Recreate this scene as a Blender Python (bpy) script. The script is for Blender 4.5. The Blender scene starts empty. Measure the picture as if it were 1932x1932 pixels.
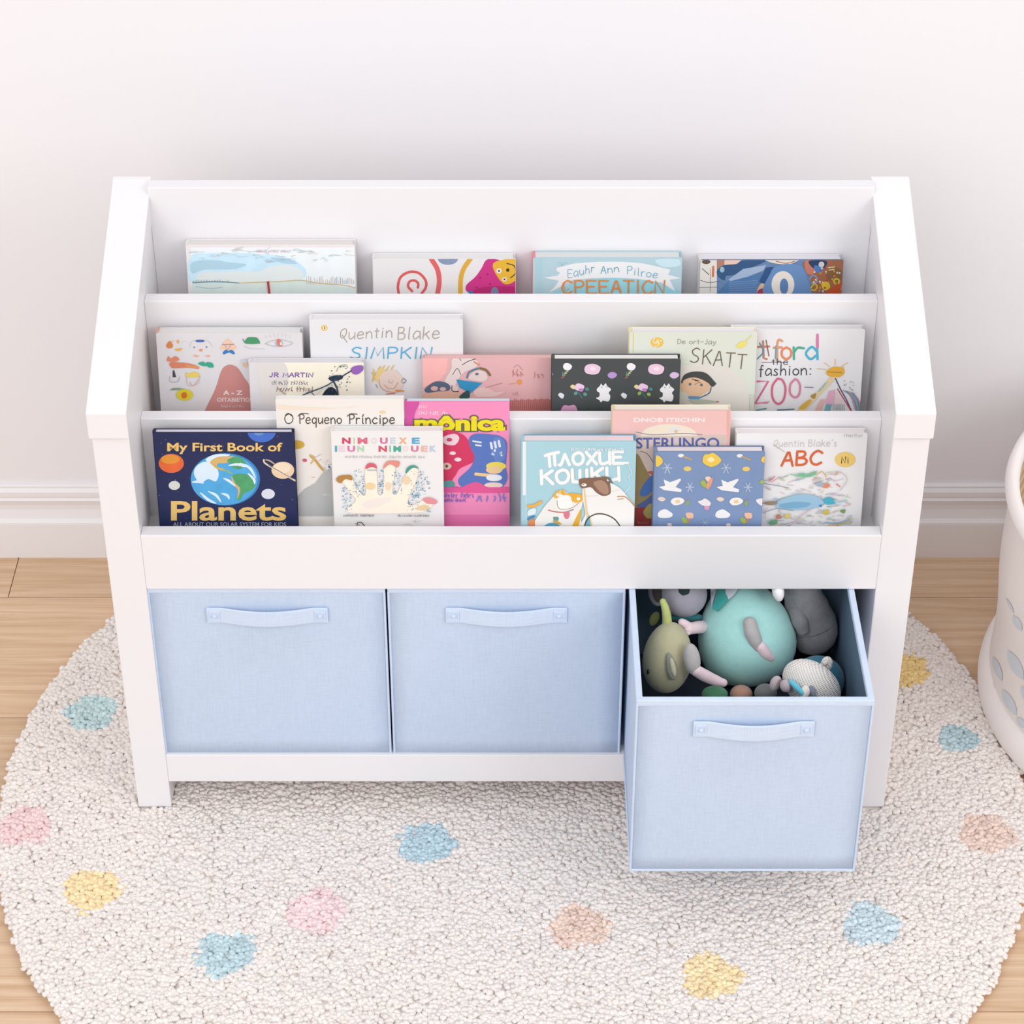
import bpy, bmesh, math, random
import numpy as np
from mathutils import Vector, Matrix
from mathutils.geometry import tessellate_polygon

random.seed(7)
sc = bpy.context.scene
COL = sc.collection

# ---------------------------------------------------------------- camera
PITCH = math.radians(36.5)
FPX = 4520.0
CAM = Vector((0.001, -1.9964, 1.908))
S, C = math.sin(PITCH), math.cos(PITCH)
cam_data = bpy.data.cameras.new('camera')
cam_data.sensor_width = 36.0
cam_data.lens = 36.0 * FPX / 1932.0
cam_data.clip_start = 0.05
cam = bpy.data.objects.new('camera', cam_data)
cam.location = CAM
cam.rotation_euler = (math.pi / 2 - PITCH, 0, 0)
COL.objects.link(cam)
sc.camera = cam

# ---------------------------------------------------------------- world, lights, exposure
w = bpy.data.worlds.new('world'); sc.world = w; w.use_nodes = True
w.node_tree.nodes['Background'].inputs[0].default_value = (0.965, 0.975, 1.0, 1)
w.node_tree.nodes['Background'].inputs[1].default_value = 0.90


def area(name, loc, target, sx, sy, power, col):
    l = bpy.data.lights.new(name, 'AREA'); l.shape = 'RECTANGLE'; l.size = sx; l.size_y = sy
    l.energy = power; l.color = col
    o = bpy.data.objects.new(name, l); COL.objects.link(o); o.location = loc
    d = Vector(target) - Vector(loc)
    o.rotation_euler = d.to_track_quat('-Z', 'Y').to_euler()
    return o


area('window_daylight', (-1.5, -3.5, 2.75), (0.1, 0.25, 0.35), 2.5, 2.5, 45, (1.0, 0.990, 0.995))
area('right_fill_light', (2.4, -2.3, 2.2), (0.7, 0.3, 0.2), 1.6, 1.6, 28, (1.0, 0.975, 0.965))  # added fill with no source of its own, brightens the right side

vs = sc.view_settings
vs.view_transform = 'Standard'; vs.look = 'None'; vs.gamma = 1.0; vs.use_curve_mapping = False
vs.exposure = 0.18
sc.cycles.max_bounces = 14; sc.cycles.diffuse_bounces = 10   # white room: let the light bounce round the corners


# ---------------------------------------------------------------- helpers
def lin(h):
    h = h.lstrip('#')
    r = []
    for i in (0, 2, 4):
        c = int(h[i:i + 2], 16) / 255
        r.append(c / 12.92 if c <= .04045 else ((c + .055) / 1.055) ** 2.4)
    return r


def raydir(px, py):
    dx, dy = (px - 966) / FPX, (966 - py) / FPX
    return Vector((dx, C + dy * S, -S + dy * C))


def on_z(px, py, z):
    r = raydir(px, py); return CAM + r * ((z - CAM.z) / r.z)


def on_y(px, py, y):
    r = raydir(px, py); return CAM + r * ((y - CAM.y) / r.y)


def on_D(px, py, D):
    return CAM + raydir(px, py) * D


MATS = {}


def mat(name, hexc, rough=.55, spec=.3, noise=0.0, nscale=40, bump=0.0, bscale=400, sheen=0.0, k=1.0):
    if name in MATS: return MATS[name]
    m = bpy.data.materials.new(name); m.use_nodes = True
    nt = m.node_tree; b = nt.nodes['Principled BSDF']
    c = [min(.97, x * k) for x in lin(hexc)]
    b.inputs['Base Color'].default_value = (*c, 1)
    b.inputs['Roughness'].default_value = rough
    b.inputs['Specular IOR Level'].default_value = spec
    if sheen: b.inputs['Sheen Weight'].default_value = sheen
    if noise or bump:
        tc = nt.nodes.new('ShaderNodeTexCoord')
    if noise:
        n = nt.nodes.new('ShaderNodeTexNoise'); n.inputs['Scale'].default_value = nscale; n.inputs['Detail'].default_value = 4
        nt.links.new(tc.outputs['Object'], n.inputs['Vector'])
        mx = nt.nodes.new('ShaderNodeMix'); mx.data_type = 'RGBA'
        mx.inputs[6].default_value = (*[x * (1 - noise) for x in c], 1)
        mx.inputs[7].default_value = (*[min(.97, x * (1 + noise)) for x in c], 1)
        nt.links.new(n.outputs['Fac'], mx.inputs[0]); nt.links.new(mx.outputs[2], b.inputs['Base Color'])
    if bump:
        n2 = nt.nodes.new('ShaderNodeTexNoise'); n2.inputs['Scale'].default_value = bscale; n2.inputs['Detail'].default_value = 2
        nt.links.new(tc.outputs['Object'], n2.inputs['Vector'])
        bp = nt.nodes.new('ShaderNodeBump'); bp.inputs['Strength'].default_value = bump; bp.inputs['Distance'].default_value = .001
        nt.links.new(n2.outputs['Fac'], bp.inputs['Height']); nt.links.new(bp.outputs['Normal'], b.inputs['Normal'])
    MATS[name] = m
    return m


def ink(hexc, k=.84):
    return mat('ink_' + hexc.lstrip('#'), hexc, .5, .2, k=k)


def link(name, me, parent=None, mats=()):
    o = bpy.data.objects.new(name, me)
    COL.objects.link(o)
    for m in mats: me.materials.append(m)
    if parent: o.parent = parent
    return o


def obj(name, bm, m, parent=None, smooth=False, bevel=0.0, seg=2):
    me = bpy.data.meshes.new(name)
    bmesh.ops.recalc_face_normals(bm, faces=bm.faces)
    if smooth:
        for f in bm.faces: f.smooth = True
    bm.to_mesh(me); bm.free()
    o = link(name, me, parent, m if isinstance(m, (list, tuple)) else [m])
    if bevel:
        b = o.modifiers.new('bevel', 'BEVEL'); b.width = bevel; b.segments = seg; b.limit_method = 'ANGLE'
        b.angle_limit = math.radians(40); b.harden_normals = False
    return o


def tag(o, label, cat, group=None, kind=None):
    o['label'] = label; o['category'] = cat
    if group: o['group'] = group
    if kind: o['kind'] = kind
    return o


def empty(name, loc, label, cat, group=None, rot=(0, 0, 0)):
    o = bpy.data.objects.new(name, None); COL.objects.link(o); o.location = loc; o.rotation_euler = rot
    o.empty_display_size = .02
    return tag(o, label, cat, group)


def bx(bm, x0, x1, y0, y1, z0, z1, mi=0):
    v = [bm.verts.new(p) for p in ((x0, y0, z0), (x1, y0, z0), (x1, y1, z0), (x0, y1, z0), (x0, y0, z1), (x1, y0, z1), (x1, y1, z1), (x0, y1, z1))]
    for q in ((0, 3, 2, 1), (4, 5, 6, 7), (0, 1, 5, 4), (1, 2, 6, 5), (2, 3, 7, 6), (3, 0, 4, 7)):
        f = bm.faces.new([v[i] for i in q]); f.material_index = mi
    return v


def box(*a):
    bm = bmesh.new(); bx(bm, *a); return bm


def prism_x(prof, x0, x1):
    """extrude a (y, z) outline along x"""
    bm = bmesh.new()
    a = [bm.verts.new((x0, y, z)) for y, z in prof]; b = [bm.verts.new((x1, y, z)) for y, z in prof]
    n = len(prof)
    bm.faces.new(a); bm.faces.new(b[::-1])
    for i in range(n): bm.faces.new((a[i], b[i], b[(i + 1) % n], a[(i + 1) % n]))
    return bm


def cat_rom(pts, closed=False, n=6):
    out = []; N = len(pts)
    P = [Vector(p) for p in pts]
    rng = range(N if closed else N - 1)
    for i in rng:
        p0 = P[(i - 1) % N] if closed or i > 0 else P[0] * 2 - P[1]
        p1, p2 = P[i], P[(i + 1) % N]
        p3 = P[(i + 2) % N] if closed or i + 2 < N else P[-1] * 2 - P[-2]
        for j in range(n):
            t = j / n
            out.append(.5 * ((2 * p1) + (p2 - p0) * t + (2 * p0 - 5 * p1 + 4 * p2 - p3) * t * t + (3 * p1 - p0 - 3 * p2 + p3) * t ** 3))
    if not closed: out.append(P[-1])
    return out


def sweep(bm, path, radii, nseg=14, flat=1.0, axis=None, mi=0, smooth_path=True):
    """tapered tube with rounded ends along a 3-D path; flat squashes it along `axis`"""
    if smooth_path and len(path) > 2:
        k = 5
        pp = cat_rom([(*p, r) for p, r in zip(path, radii)], False, k) if False else None
        P = cat_rom(path, False, k)
        R = []
        for i in range(len(radii) - 1):
            for j in range(k):
                t = j / k; t = t * t * (3 - 2 * t); R.append(radii[i] * (1 - t) + radii[i + 1] * t)
        R.append(radii[-1])
    else:
        P = [Vector(p) for p in path]; R = list(radii)
    # rounded ends
    d0 = (P[0] - P[1]).normalized(); d1 = (P[-1] - P[-2]).normalized()
    pre = [(P[0] + d0 * R[0] * math.sin(a), R[0] * math.cos(a)) for a in (1.5, 1.15, .75, .35)]
    post = [(P[-1] + d1 * R[-1] * math.sin(a), R[-1] * math.cos(a)) for a in (.35, .75, 1.15, 1.5)]
    seq = pre + list(zip(P, R)) + post
    rings = []
    up = Vector(axis) if axis else None
    ref = None
    for i, (p, r) in enumerate(seq):
        a = seq[max(0, i - 1)][0]; b = seq[min(len(seq) - 1, i + 1)][0]
        t = (b - a).normalized()
        if ref is None:
            ref = up.copy() if up else (Vector((0, 0, 1)) if abs(t.z) < .9 else Vector((1, 0, 0)))
        n1 = (ref - t * ref.dot(t)).normalized(); n2 = t.cross(n1)
        ref = n1
        rings.append([bm.verts.new(p + n1 * r * flat * math.cos(q) + n2 * r * math.sin(q)) for q in [2 * math.pi * j / nseg for j in range(nseg)]])
    for a, b in zip(rings, rings[1:]):
        for j in range(nseg):
            f = bm.faces.new((a[j], a[(j + 1) % nseg], b[(j + 1) % nseg], b[j])); f.material_index = mi; f.smooth = True
    for r in (rings[0], rings[-1][::-1]):
        f = bm.faces.new(r); f.material_index = mi
    return bm


def ellipsoid(bm, c, ax, ra, egg=0.0, nu=28, nv=18, mi=0, fn=None):
    """c centre, ax 3 axes (x, y, pole), ra 3 radii; egg > 0 narrows towards the +pole"""
    rows = []
    c = Vector(c); ax = [Vector(a) for a in ax]
    for i in range(1, nv):
        th = math.pi * i / nv; zz = math.cos(th); r = math.sin(th) * (1 - egg * zz)
        row = []
        for j in range(nu):
            ph = 2 * math.pi * j / nu
            k = fn(th, ph) if fn else 1.0
            row.append(bm.verts.new(c + ax[0] * ra[0] * r * math.cos(ph) * k + ax[1] * ra[1] * r * math.sin(ph) * k + ax[2] * ra[2] * zz * k))
        rows.append(row)
    t = bm.verts.new(c + ax[2] * ra[2]); b = bm.verts.new(c - ax[2] * ra[2])
    fs = []
    for j in range(nu):
        fs.append(bm.faces.new((t, rows[0][j], rows[0][(j + 1) % nu])))
        fs.append(bm.faces.new((b, rows[-1][(j + 1) % nu], rows[-1][j])))
    for a, d in zip(rows, rows[1:]):
        for j in range(nu): fs.append(bm.faces.new((a[j], d[j], d[(j + 1) % nu], a[(j + 1) % nu])))
    for f in fs: f.smooth = True; f.material_index = mi
    return bm


def lathe(prof, n=96, c=(0, 0), bm=None):
    bm = bm or bmesh.new()
    rings = [[bm.verts.new((c[0] + r * math.cos(2 * math.pi * j / n), c[1] + r * math.sin(2 * math.pi * j / n), z)) for j in range(n)] for r, z in prof]
    for a, b in zip(rings, rings[1:]):
        for j in range(n):
            f = bm.faces.new((a[j], a[(j + 1) % n], b[(j + 1) % n], b[j])); f.smooth = True
    return bm, rings


Z0 = 0.012            # top of the pressed-down rug under the shelf
WHITE = mat('white_lacquer', '#e6e4e6', .38, .3)

# ================================================================= setting
# floor: planks
WALL_Y = .496
seam = on_z(966, 1127, 0).y
PW = (seam - on_z(100, 1909, 0).y) / 3
joint = on_z(24, 1095, 0).x


def wood_mat():
    m = bpy.data.materials.new('oak_planks'); m.use_nodes = True
    nt = m.node_tree; N = nt.nodes; L = nt.links; b = N['Principled BSDF']
    tc = N.new('ShaderNodeTexCoord')
    at = N.new('ShaderNodeAttribute'); at.attribute_name = 'plank'
    ad = N.new('ShaderNodeVectorMath'); ad.operation = 'MULTIPLY_ADD'
    L.new(at.outputs['Color'], ad.inputs[0]); ad.inputs[1].default_value = (7, 3, 5); L.new(tc.outputs['Object'], ad.inputs[2])
    mp = N.new('ShaderNodeMapping'); mp.inputs['Scale'].default_value = (1.6, 26, 1); L.new(ad.outputs[0], mp.inputs[0])
    n1 = N.new('ShaderNodeTexNoise'); n1.inputs['Scale'].default_value = 2.2; n1.inputs['Detail'].default_value = 6; n1.inputs['Distortion'].default_value = .7
    L.new(mp.outputs[0], n1.inputs['Vector'])
    mp2 = N.new('ShaderNodeMapping'); mp2.inputs['Scale'].default_value = (6, 260, 1); L.new(ad.outputs[0], mp2.inputs[0])
    n2 = N.new('ShaderNodeTexNoise'); n2.inputs['Scale'].default_value = 2; n2.inputs['Detail'].default_value = 3; L.new(mp2.outputs[0], n2.inputs['Vector'])
    wv = N.new('ShaderNodeTexWave'); wv.bands_direction = 'Y'; wv.inputs['Scale'].default_value = 9; wv.inputs['Distortion'].default_value = 7
    wv.inputs['Detail'].default_value = 2; wv.inputs['Detail Scale'].default_value = .8
    mp3 = N.new('ShaderNodeMapping'); mp3.inputs['Scale'].default_value = (.55, 2.2, 1); L.new(ad.outputs[0], mp3.inputs[0]); L.new(mp3.outputs[0], wv.inputs['Vector'])
    cr = N.new('ShaderNodeValToRGB'); e = cr.color_ramp.elements
    e[0].position = .28; e[0].color = (*lin('#c6a381'), 1); e[1].position = .72; e[1].color = (*lin('#e1c5a7'), 1)
    mx = N.new('ShaderNodeMath'); mx.operation = 'MULTIPLY_ADD'; L.new(wv.outputs['Fac'], mx.inputs[0]); mx.inputs[1].default_value = .12
    s = N.new('ShaderNodeMath'); s.operation = 'MULTIPLY_ADD'; L.new(n2.outputs['Fac'], s.inputs[0]); s.inputs[1].default_value = .5
    s2 = N.new('ShaderNodeMath'); s2.operation = 'MULTIPLY_ADD'; L.new(n1.outputs['Fac'], s2.inputs[0]); s2.inputs[1].default_value = .75; s2.inputs[2].default_value = -.2
    L.new(s2.outputs[0], s.inputs[2]); L.new(s.outputs[0], mx.inputs[2])
    L.new(mx.outputs[0], cr.inputs[0])
    hs = N.new('ShaderNodeHueSaturation'); L.new(cr.outputs[0], hs.inputs['Color'])
    sp = N.new('ShaderNodeSeparateColor'); L.new(at.outputs['Color'], sp.inputs[0])
    mr = N.new('ShaderNodeMapRange'); L.new(sp.outputs[0], mr.inputs[0]); mr.inputs[3].default_value = .93; mr.inputs[4].default_value = 1.05
    L.new(mr.outputs[0], hs.inputs['Value']); L.new(hs.outputs[0], b.inputs['Base Color'])
    b.inputs['Roughness'].default_value = .5; b.inputs['Specular IOR Level'].default_value = .3
    return m


def build_floor():
    bm = bmesh.new(); cl = bm.loops.layers.float_color.new('plank')
    bx(bm, -2.3, 2.3, -2.6, WALL_Y + .02, -.03, -.0045)
    for r in range(-3, 14):
        y1 = seam - r * PW + (0 if r >= 0 else 0); y0 = y1 - PW
        if r < 0: y1, y0 = seam - r * PW, seam - (r + 1) * PW
        y1 = min(y1, WALL_Y + .02)
        if y1 <= y0 + .01: continue
        x = joint - 4 * 1.4 + {-1: 0}.get(r, random.random() * 1.2 - .2)
        if r == 0: x = joint - 4 * 1.4 + .75
        while x < 2.3:
            xa, xb = max(x, -2.3), min(x + 1.4, 2.3)
            if xb - xa > .02:
                k0 = len(bm.faces)
                bx(bm, xa + .0006, xb - .0006, y0 + .0007, y1 - .0007, -.0045, 0)
                bm.faces.ensure_lookup_table()
                c = (random.random(), random.random(), random.random(), 1)
                for f in bm.faces[k0:]:
                    for l in f.loops: l[cl] = c
            x += 1.4
    o = obj('floor', bm, wood_mat()); o['kind'] = 'structure'; return o


build_floor()
wall_m = mat('wall_paint', '#eae8ea', .85, .15, bump=.05, bscale=250)
o = obj('wall_back', box(-2.3, 2.3, WALL_Y, WALL_Y + .08, 0, 2.5), wall_m); o['kind'] = 'structure'
by = .482
prof = [(WALL_Y, 0), (by, 0), (by, .0530), (by + .0005, .0560), (by + .003, .0585), (by + .0045, .060), (by + .0055, .064), (by + .0075, .073), (by + .0072, .080),
        (by + .0045, .087), (by + .004, .089), (by + .0062, .0915), (by + .0052, .0945), (by + .0052, .101), (by + .0068, .1035), (by + .0085, .1055), (by + .0085, .1085), (by + .0105, .110), (WALL_Y, .110)]
o = obj('baseboard_back', prism_x(prof, -2.3, 2.3), mat('trim_paint', '#eae7e8', .45, .3)); o['kind'] = 'structure'


# ================================================================= rug
RC, RR = (0.003, 0.042), .592
BK = (.832, .18)      # basket centre


def build_rug():
    spots = [(172, 1345, '#c3d9db'), (805, 1592, '#bcd2da'), (46, 1560, '#ecd0d0'), (172, 1680, '#f1dbb0'), (598, 1720, '#efd6d6'), (424, 1800, '#c1d5da'), (1093, 1750, '#e7cfc2'),
             (1342, 1843, '#f1dbb2'), (1643, 1745, '#cbdae0'), (1862, 1573, '#e4cec3'), (1806, 1393, '#b8cfd4'), (1703, 1264, '#ecd195')]
    SP = []
    for px, py, h in spots:
        p = on_z(px, py, Z0); SP.append((p.x, p.y, .0315 if px != 1806 else .0235, lin(h)))
    rng = np.random.default_rng(3)
    st = .0052
    gx = np.arange(RC[0] - RR, RC[0] + RR, st); gy = np.arange(RC[1] - RR, RC[1] + RR, st * .9)
    X, Y = np.meshgrid(gx, gy); X[1::2] += st / 2
    P = np.c_[X.ravel(), Y.ravel()]
    P += rng.normal(0, st * .28, P.shape)
    d = np.hypot(P[:, 0] - RC[0], P[:, 1] - RC[1])
    keep = (d < RR - .004) & (P[:, 1] < .468)
    keep &= np.hypot(P[:, 0] - BK[0], P[:, 1] - BK[1]) > .268
    for sx in (-1, 1):
        keep &= ~((np.abs(P[:, 0] * sx - .4065) < .0215) & (P[:, 1] > -.003) & (P[:, 1] < .289))
    P = P[keep]; d = d[keep]
    # base icosphere
    bm = bmesh.new(); bmesh.ops.create_icosphere(bm, subdivisions=1, radius=1)
    V = np.array([v.co[:] for v in bm.verts]); F = np.array([[v.index for v in f.verts] for f in bm.faces]); bm.free()
    clump = np.sin(P[:, 0] * 61 + 2 * np.sin(P[:, 1] * 47)) * np.cos(P[:, 1] * 53 + 1.3 * np.sin(P[:, 0] * 39))
    allv, allf, allc = [], [], []
    off = 0
    for rep in range(3):
        n = len(P)
        ang = rng.uniform(0, 2 * np.pi, n)
        sx = rng.uniform(.0034, .0050, n); sy = rng.uniform(.0031, .0042, n); sz = rng.uniform(.0019, .0027, n)
        tilt = rng.uniform(-.45, .45, n)
        q = P + rng.normal(0, st * .3, P.shape)
        edge = np.clip((RR - d) / .012, 0, 1)
        z = (.0055 + .0062 * edge ** .6) + rng.normal(0, .00055, n) + .0008 * clump - (0, .0008, .0016)[rep]
        v = V[None] * np.stack([sx, sy, sz], 1)[:, None]
        ct, s_ = np.cos(tilt)[:, None], np.sin(tilt)[:, None]
        x2 = v[..., 0] * ct + v[..., 2] * s_; z2 = -v[..., 0] * s_ + v[..., 2] * ct
        ca, sa = np.cos(ang)[:, None], np.sin(ang)[:, None]
        x3 = x2 * ca - v[..., 1] * sa; y3 = x2 * sa + v[..., 1] * ca
        vv = np.stack([x3 + q[:, :1], y3 + q[:, 1:], z2 + z[:, None]], -1)
        allv.append(vv.reshape(-1, 3))
        allf.append((F[None] + (np.arange(n) * len(V))[:, None, None] + off).reshape(-1, 3))
        off += n * len(V)
        base = np.array(lin('#e8e1dc'))[None] * (1 + rng.normal(0, .03, (n, 1))) * np.array([1, 1, 1])[None]
        warm = np.clip(rng.normal(0, 1, (n, 1)), 0, 3) * np.array([[-.004, -.016, -.026]])
        base = base * (1 + warm)
        for (x, y, r, c) in SP:
            a = np.arctan2(q[:, 1] - y, q[:, 0] - x)
            dd = np.hypot(q[:, 0] - x, q[:, 1] - y) + rng.normal(0, .0018, n)
            m = dd < r * (1 + .07 * np.sin(3 * a + x * 40) + .05 * np.sin(5 * a + y * 70))
            base[m] = np.array(c)[None] * (1 + rng.normal(0, .07, (m.sum(), 1)))
        allc.append(np.repeat(np.clip(base, 0, .95), len(V), 0))
    # woven backing disc with a straight cut where it meets the skirting
    k = 160
    ring = np.array([[RC[0] + (RR - .008) * math.cos(2 * math.pi * i / k), min(.468, RC[1] + (RR - .008) * math.sin(2 * math.pi * i / k))] for i in range(k)])
    nb = off
    bv = np.r_[np.c_[ring, np.full(k, .0006)], np.c_[ring, np.full(k, .0101)], [[RC[0], RC[1], .0101]]]
    allv.append(bv); allc.append(np.tile(lin('#e6dcd5'), (len(bv), 1)))
    bf = []
    for i in range(k):
        j = (i + 1) % k
        bf += [[nb + i, nb + j, nb + k + j], [nb + i, nb + k + j, nb + k + i], [nb + k + i, nb + k + j, nb + 2 * k]]
    allf.append(np.array(bf))
    v = np.concatenate(allv).astype(np.float32); f = np.concatenate(allf).astype(np.int32); c = np.concatenate(allc)
    me = bpy.data.meshes.new('round_rug')
    me.vertices.add(len(v)); me.vertices.foreach_set('co', v.ravel())
    me.loops.add(f.size); me.loops.foreach_set('vertex_index', f.ravel())
    me.polygons.add(len(f)); me.polygons.foreach_set('loop_start', np.arange(0, f.size, 3, dtype=np.int32))
    me.polygons.foreach_set('loop_total', np.full(len(f), 3, np.int32))
    me.polygons.foreach_set('use_smooth', np.ones(len(f), bool))
    ca = me.color_attributes.new('yarn', 'FLOAT_COLOR', 'POINT')
    ca.data.foreach_set('color', np.c_[c, np.ones(len(c))].astype(np.float32).ravel())
    me.update(); me.validate()
    m = bpy.data.materials.new('rug_yarn'); m.use_nodes = True
    nt = m.node_tree; b = nt.nodes['Principled BSDF']
    at = nt.nodes.new('ShaderNodeAttribute'); at.attribute_name = 'yarn'
    nt.links.new(at.outputs['Color'], b.inputs['Base Color'])
    b.inputs['Roughness'].default_value = 1; b.inputs['Specular IOR Level'].default_value = 0
    b.inputs['Subsurface Weight'].default_value = .0; b.inputs['Subsurface Radius'].default_value = (.009, .008, .007); b.inputs['Subsurface Scale'].default_value = 1
    tcn = nt.nodes.new('ShaderNodeTexCoord'); nn = nt.nodes.new('ShaderNodeTexNoise'); nn.inputs['Scale'].default_value = 900; nn.inputs['Detail'].default_value = 3
    nt.links.new(tcn.outputs['Object'], nn.inputs['Vector']); bpn = nt.nodes.new('ShaderNodeBump'); bpn.inputs['Strength'].default_value = .1; bpn.inputs['Distance'].default_value = .0012
    nt.links.new(nn.outputs['Fac'], bpn.inputs['Height']); nt.links.new(bpn.outputs['Normal'], b.inputs['Normal'])
    o = link('round_rug', me, None, [m])
    return tag(o, 'round cream tufted rug with pastel spots under the white bookshelf', 'rug')


build_rug()

# ================================================================= bookshelf
W2 = .425; TH = .0378; IN = W2 - TH
shelf = empty('bookshelf', (0, 0, Z0), 'white wooden sling-style bookshelf with three stepped tiers and a bin bay below', 'bookshelf')
SB = .283
for s in (-1, 1):
    xs = sorted((s * IN, s * W2))
    obj('side_panel', prism_x([(0, 0), (SB, 0), (SB, .622), (0, .5175)], *xs), WHITE, shelf, bevel=.0012)
    xs = sorted((s * (IN - .0012), s * (W2 + .002)))
    obj('slanted_cap', prism_x([(-.0065, .515), (-.0065, .5463), (.279, .6555), (SB + .002, .6565), (SB + .002, .6232)], *xs), WHITE, shelf, bevel=.0012)
X0, X1 = -IN, IN
FLOORZ = [.361, .4300, .5050]
obj('back_panel', box(X0, X1, .258, .275, .06, .6573), WHITE, shelf, bevel=.001)
obj('divider', box(X0, X1, .166, .1817, .4180, .5725), WHITE, shelf, bevel=.001)
obj('divider', box(X0, X1, .0715, .0871, .3470, .4868), WHITE, shelf, bevel=.001)
obj('front_rail', box(X0, X1, .0, .017, .3166, .3882), WHITE, shelf, bevel=.001)
obj('tier_floor', box(X0, X1, .017, .0715, .347, FLOORZ[0]), WHITE, shelf)
obj('tier_floor', box(X0, X1, .0871, .166, .4180, FLOORZ[1]), WHITE, shelf)
obj('tier_floor', box(X0, X1, .1817, .258, .4930, FLOORZ[2]), WHITE, shelf)
obj('bay_ceiling', box(X0, X1, .0871, .258, .3470, .3600), WHITE, shelf)
obj('bottom_rail', box(X0, X1, 0, .018, .0394, .0798), WHITE, shelf, bevel=.001)
obj('bottom_shelf', box(X0, X1, .018, .258, .060, .0760), WHITE, shelf)


# ================================================================= fabric bins
def weave_mat(name, hexc, bump=.25):
    m = bpy.data.materials.new(name); m.use_nodes = True
    nt = m.node_tree; N = nt.nodes; L = nt.links; b = N['Principled BSDF']
    tc = N.new('ShaderNodeTexCoord')
    n = N.new('ShaderNodeTexNoise'); n.inputs['Scale'].default_value = 9; n.inputs['Detail'].default_value = 3
    L.new(tc.outputs['Object'], n.inputs['Vector'])
    mpx = N.new('ShaderNodeMapping'); mpx.inputs['Scale'].default_value = (900, 900, 60); L.new(tc.outputs['Object'], mpx.inputs[0])
    mpz = N.new('ShaderNodeMapping'); mpz.inputs['Scale'].default_value = (60, 60, 900); L.new(tc.outputs['Object'], mpz.inputs[0])
    a = N.new('ShaderNodeTexNoise'); a.inputs['Scale'].default_value = 1; L.new(mpx.outputs[0], a.inputs['Vector'])
    c = N.new('ShaderNodeTexNoise'); c.inputs['Scale'].default_value = 1; L.new(mpz.outputs[0], c.inputs['Vector'])
    s = N.new('ShaderNodeMath'); s.operation = 'ADD'; L.new(a.outputs['Fac'], s.inputs[0]); L.new(c.outputs['Fac'], s.inputs[1])
    s2 = N.new('ShaderNodeMath'); s2.operation = 'MULTIPLY_ADD'; L.new(n.outputs['Fac'], s2.inputs[0]); s2.inputs[1].default_value = .8; L.new(s.outputs[0], s2.inputs[2])
    mr = N.new('ShaderNodeMapRange'); L.new(s2.outputs[0], mr.inputs[0]); mr.inputs[1].default_value = .9; mr.inputs[2].default_value = 1.9
    mr.inputs[3].default_value = .92; mr.inputs[4].default_value = 1.07
    vm = N.new('ShaderNodeVectorMath'); vm.operation = 'SCALE'; vm.inputs[0].default_value = lin(hexc); L.new(mr.outputs[0], vm.inputs['Scale'])
    L.new(vm.outputs[0], b.inputs['Base Color'])
    bp = N.new('ShaderNodeBump'); bp.inputs['Strength'].default_value = bump; bp.inputs['Distance'].default_value = .0006
    L.new(s.outputs[0], bp.inputs['Height']); L.new(bp.outputs['Normal'], b.inputs['Normal'])
    b.inputs['Roughness'].default_value = .85; b.inputs['Specular IOR Level'].default_value = .15
    return m


FAB = weave_mat('blue_canvas', '#bfcee3')
FAB2 = weave_mat('blue_binding', '#c8d6ea', .15)
LIN = mat('bin_lining_shade', '#5f7489', .9, .1)  # canvas blue darkened: shade inside the bins painted into the lining
BW, BD, BH = .2515, .25, .2385


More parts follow.
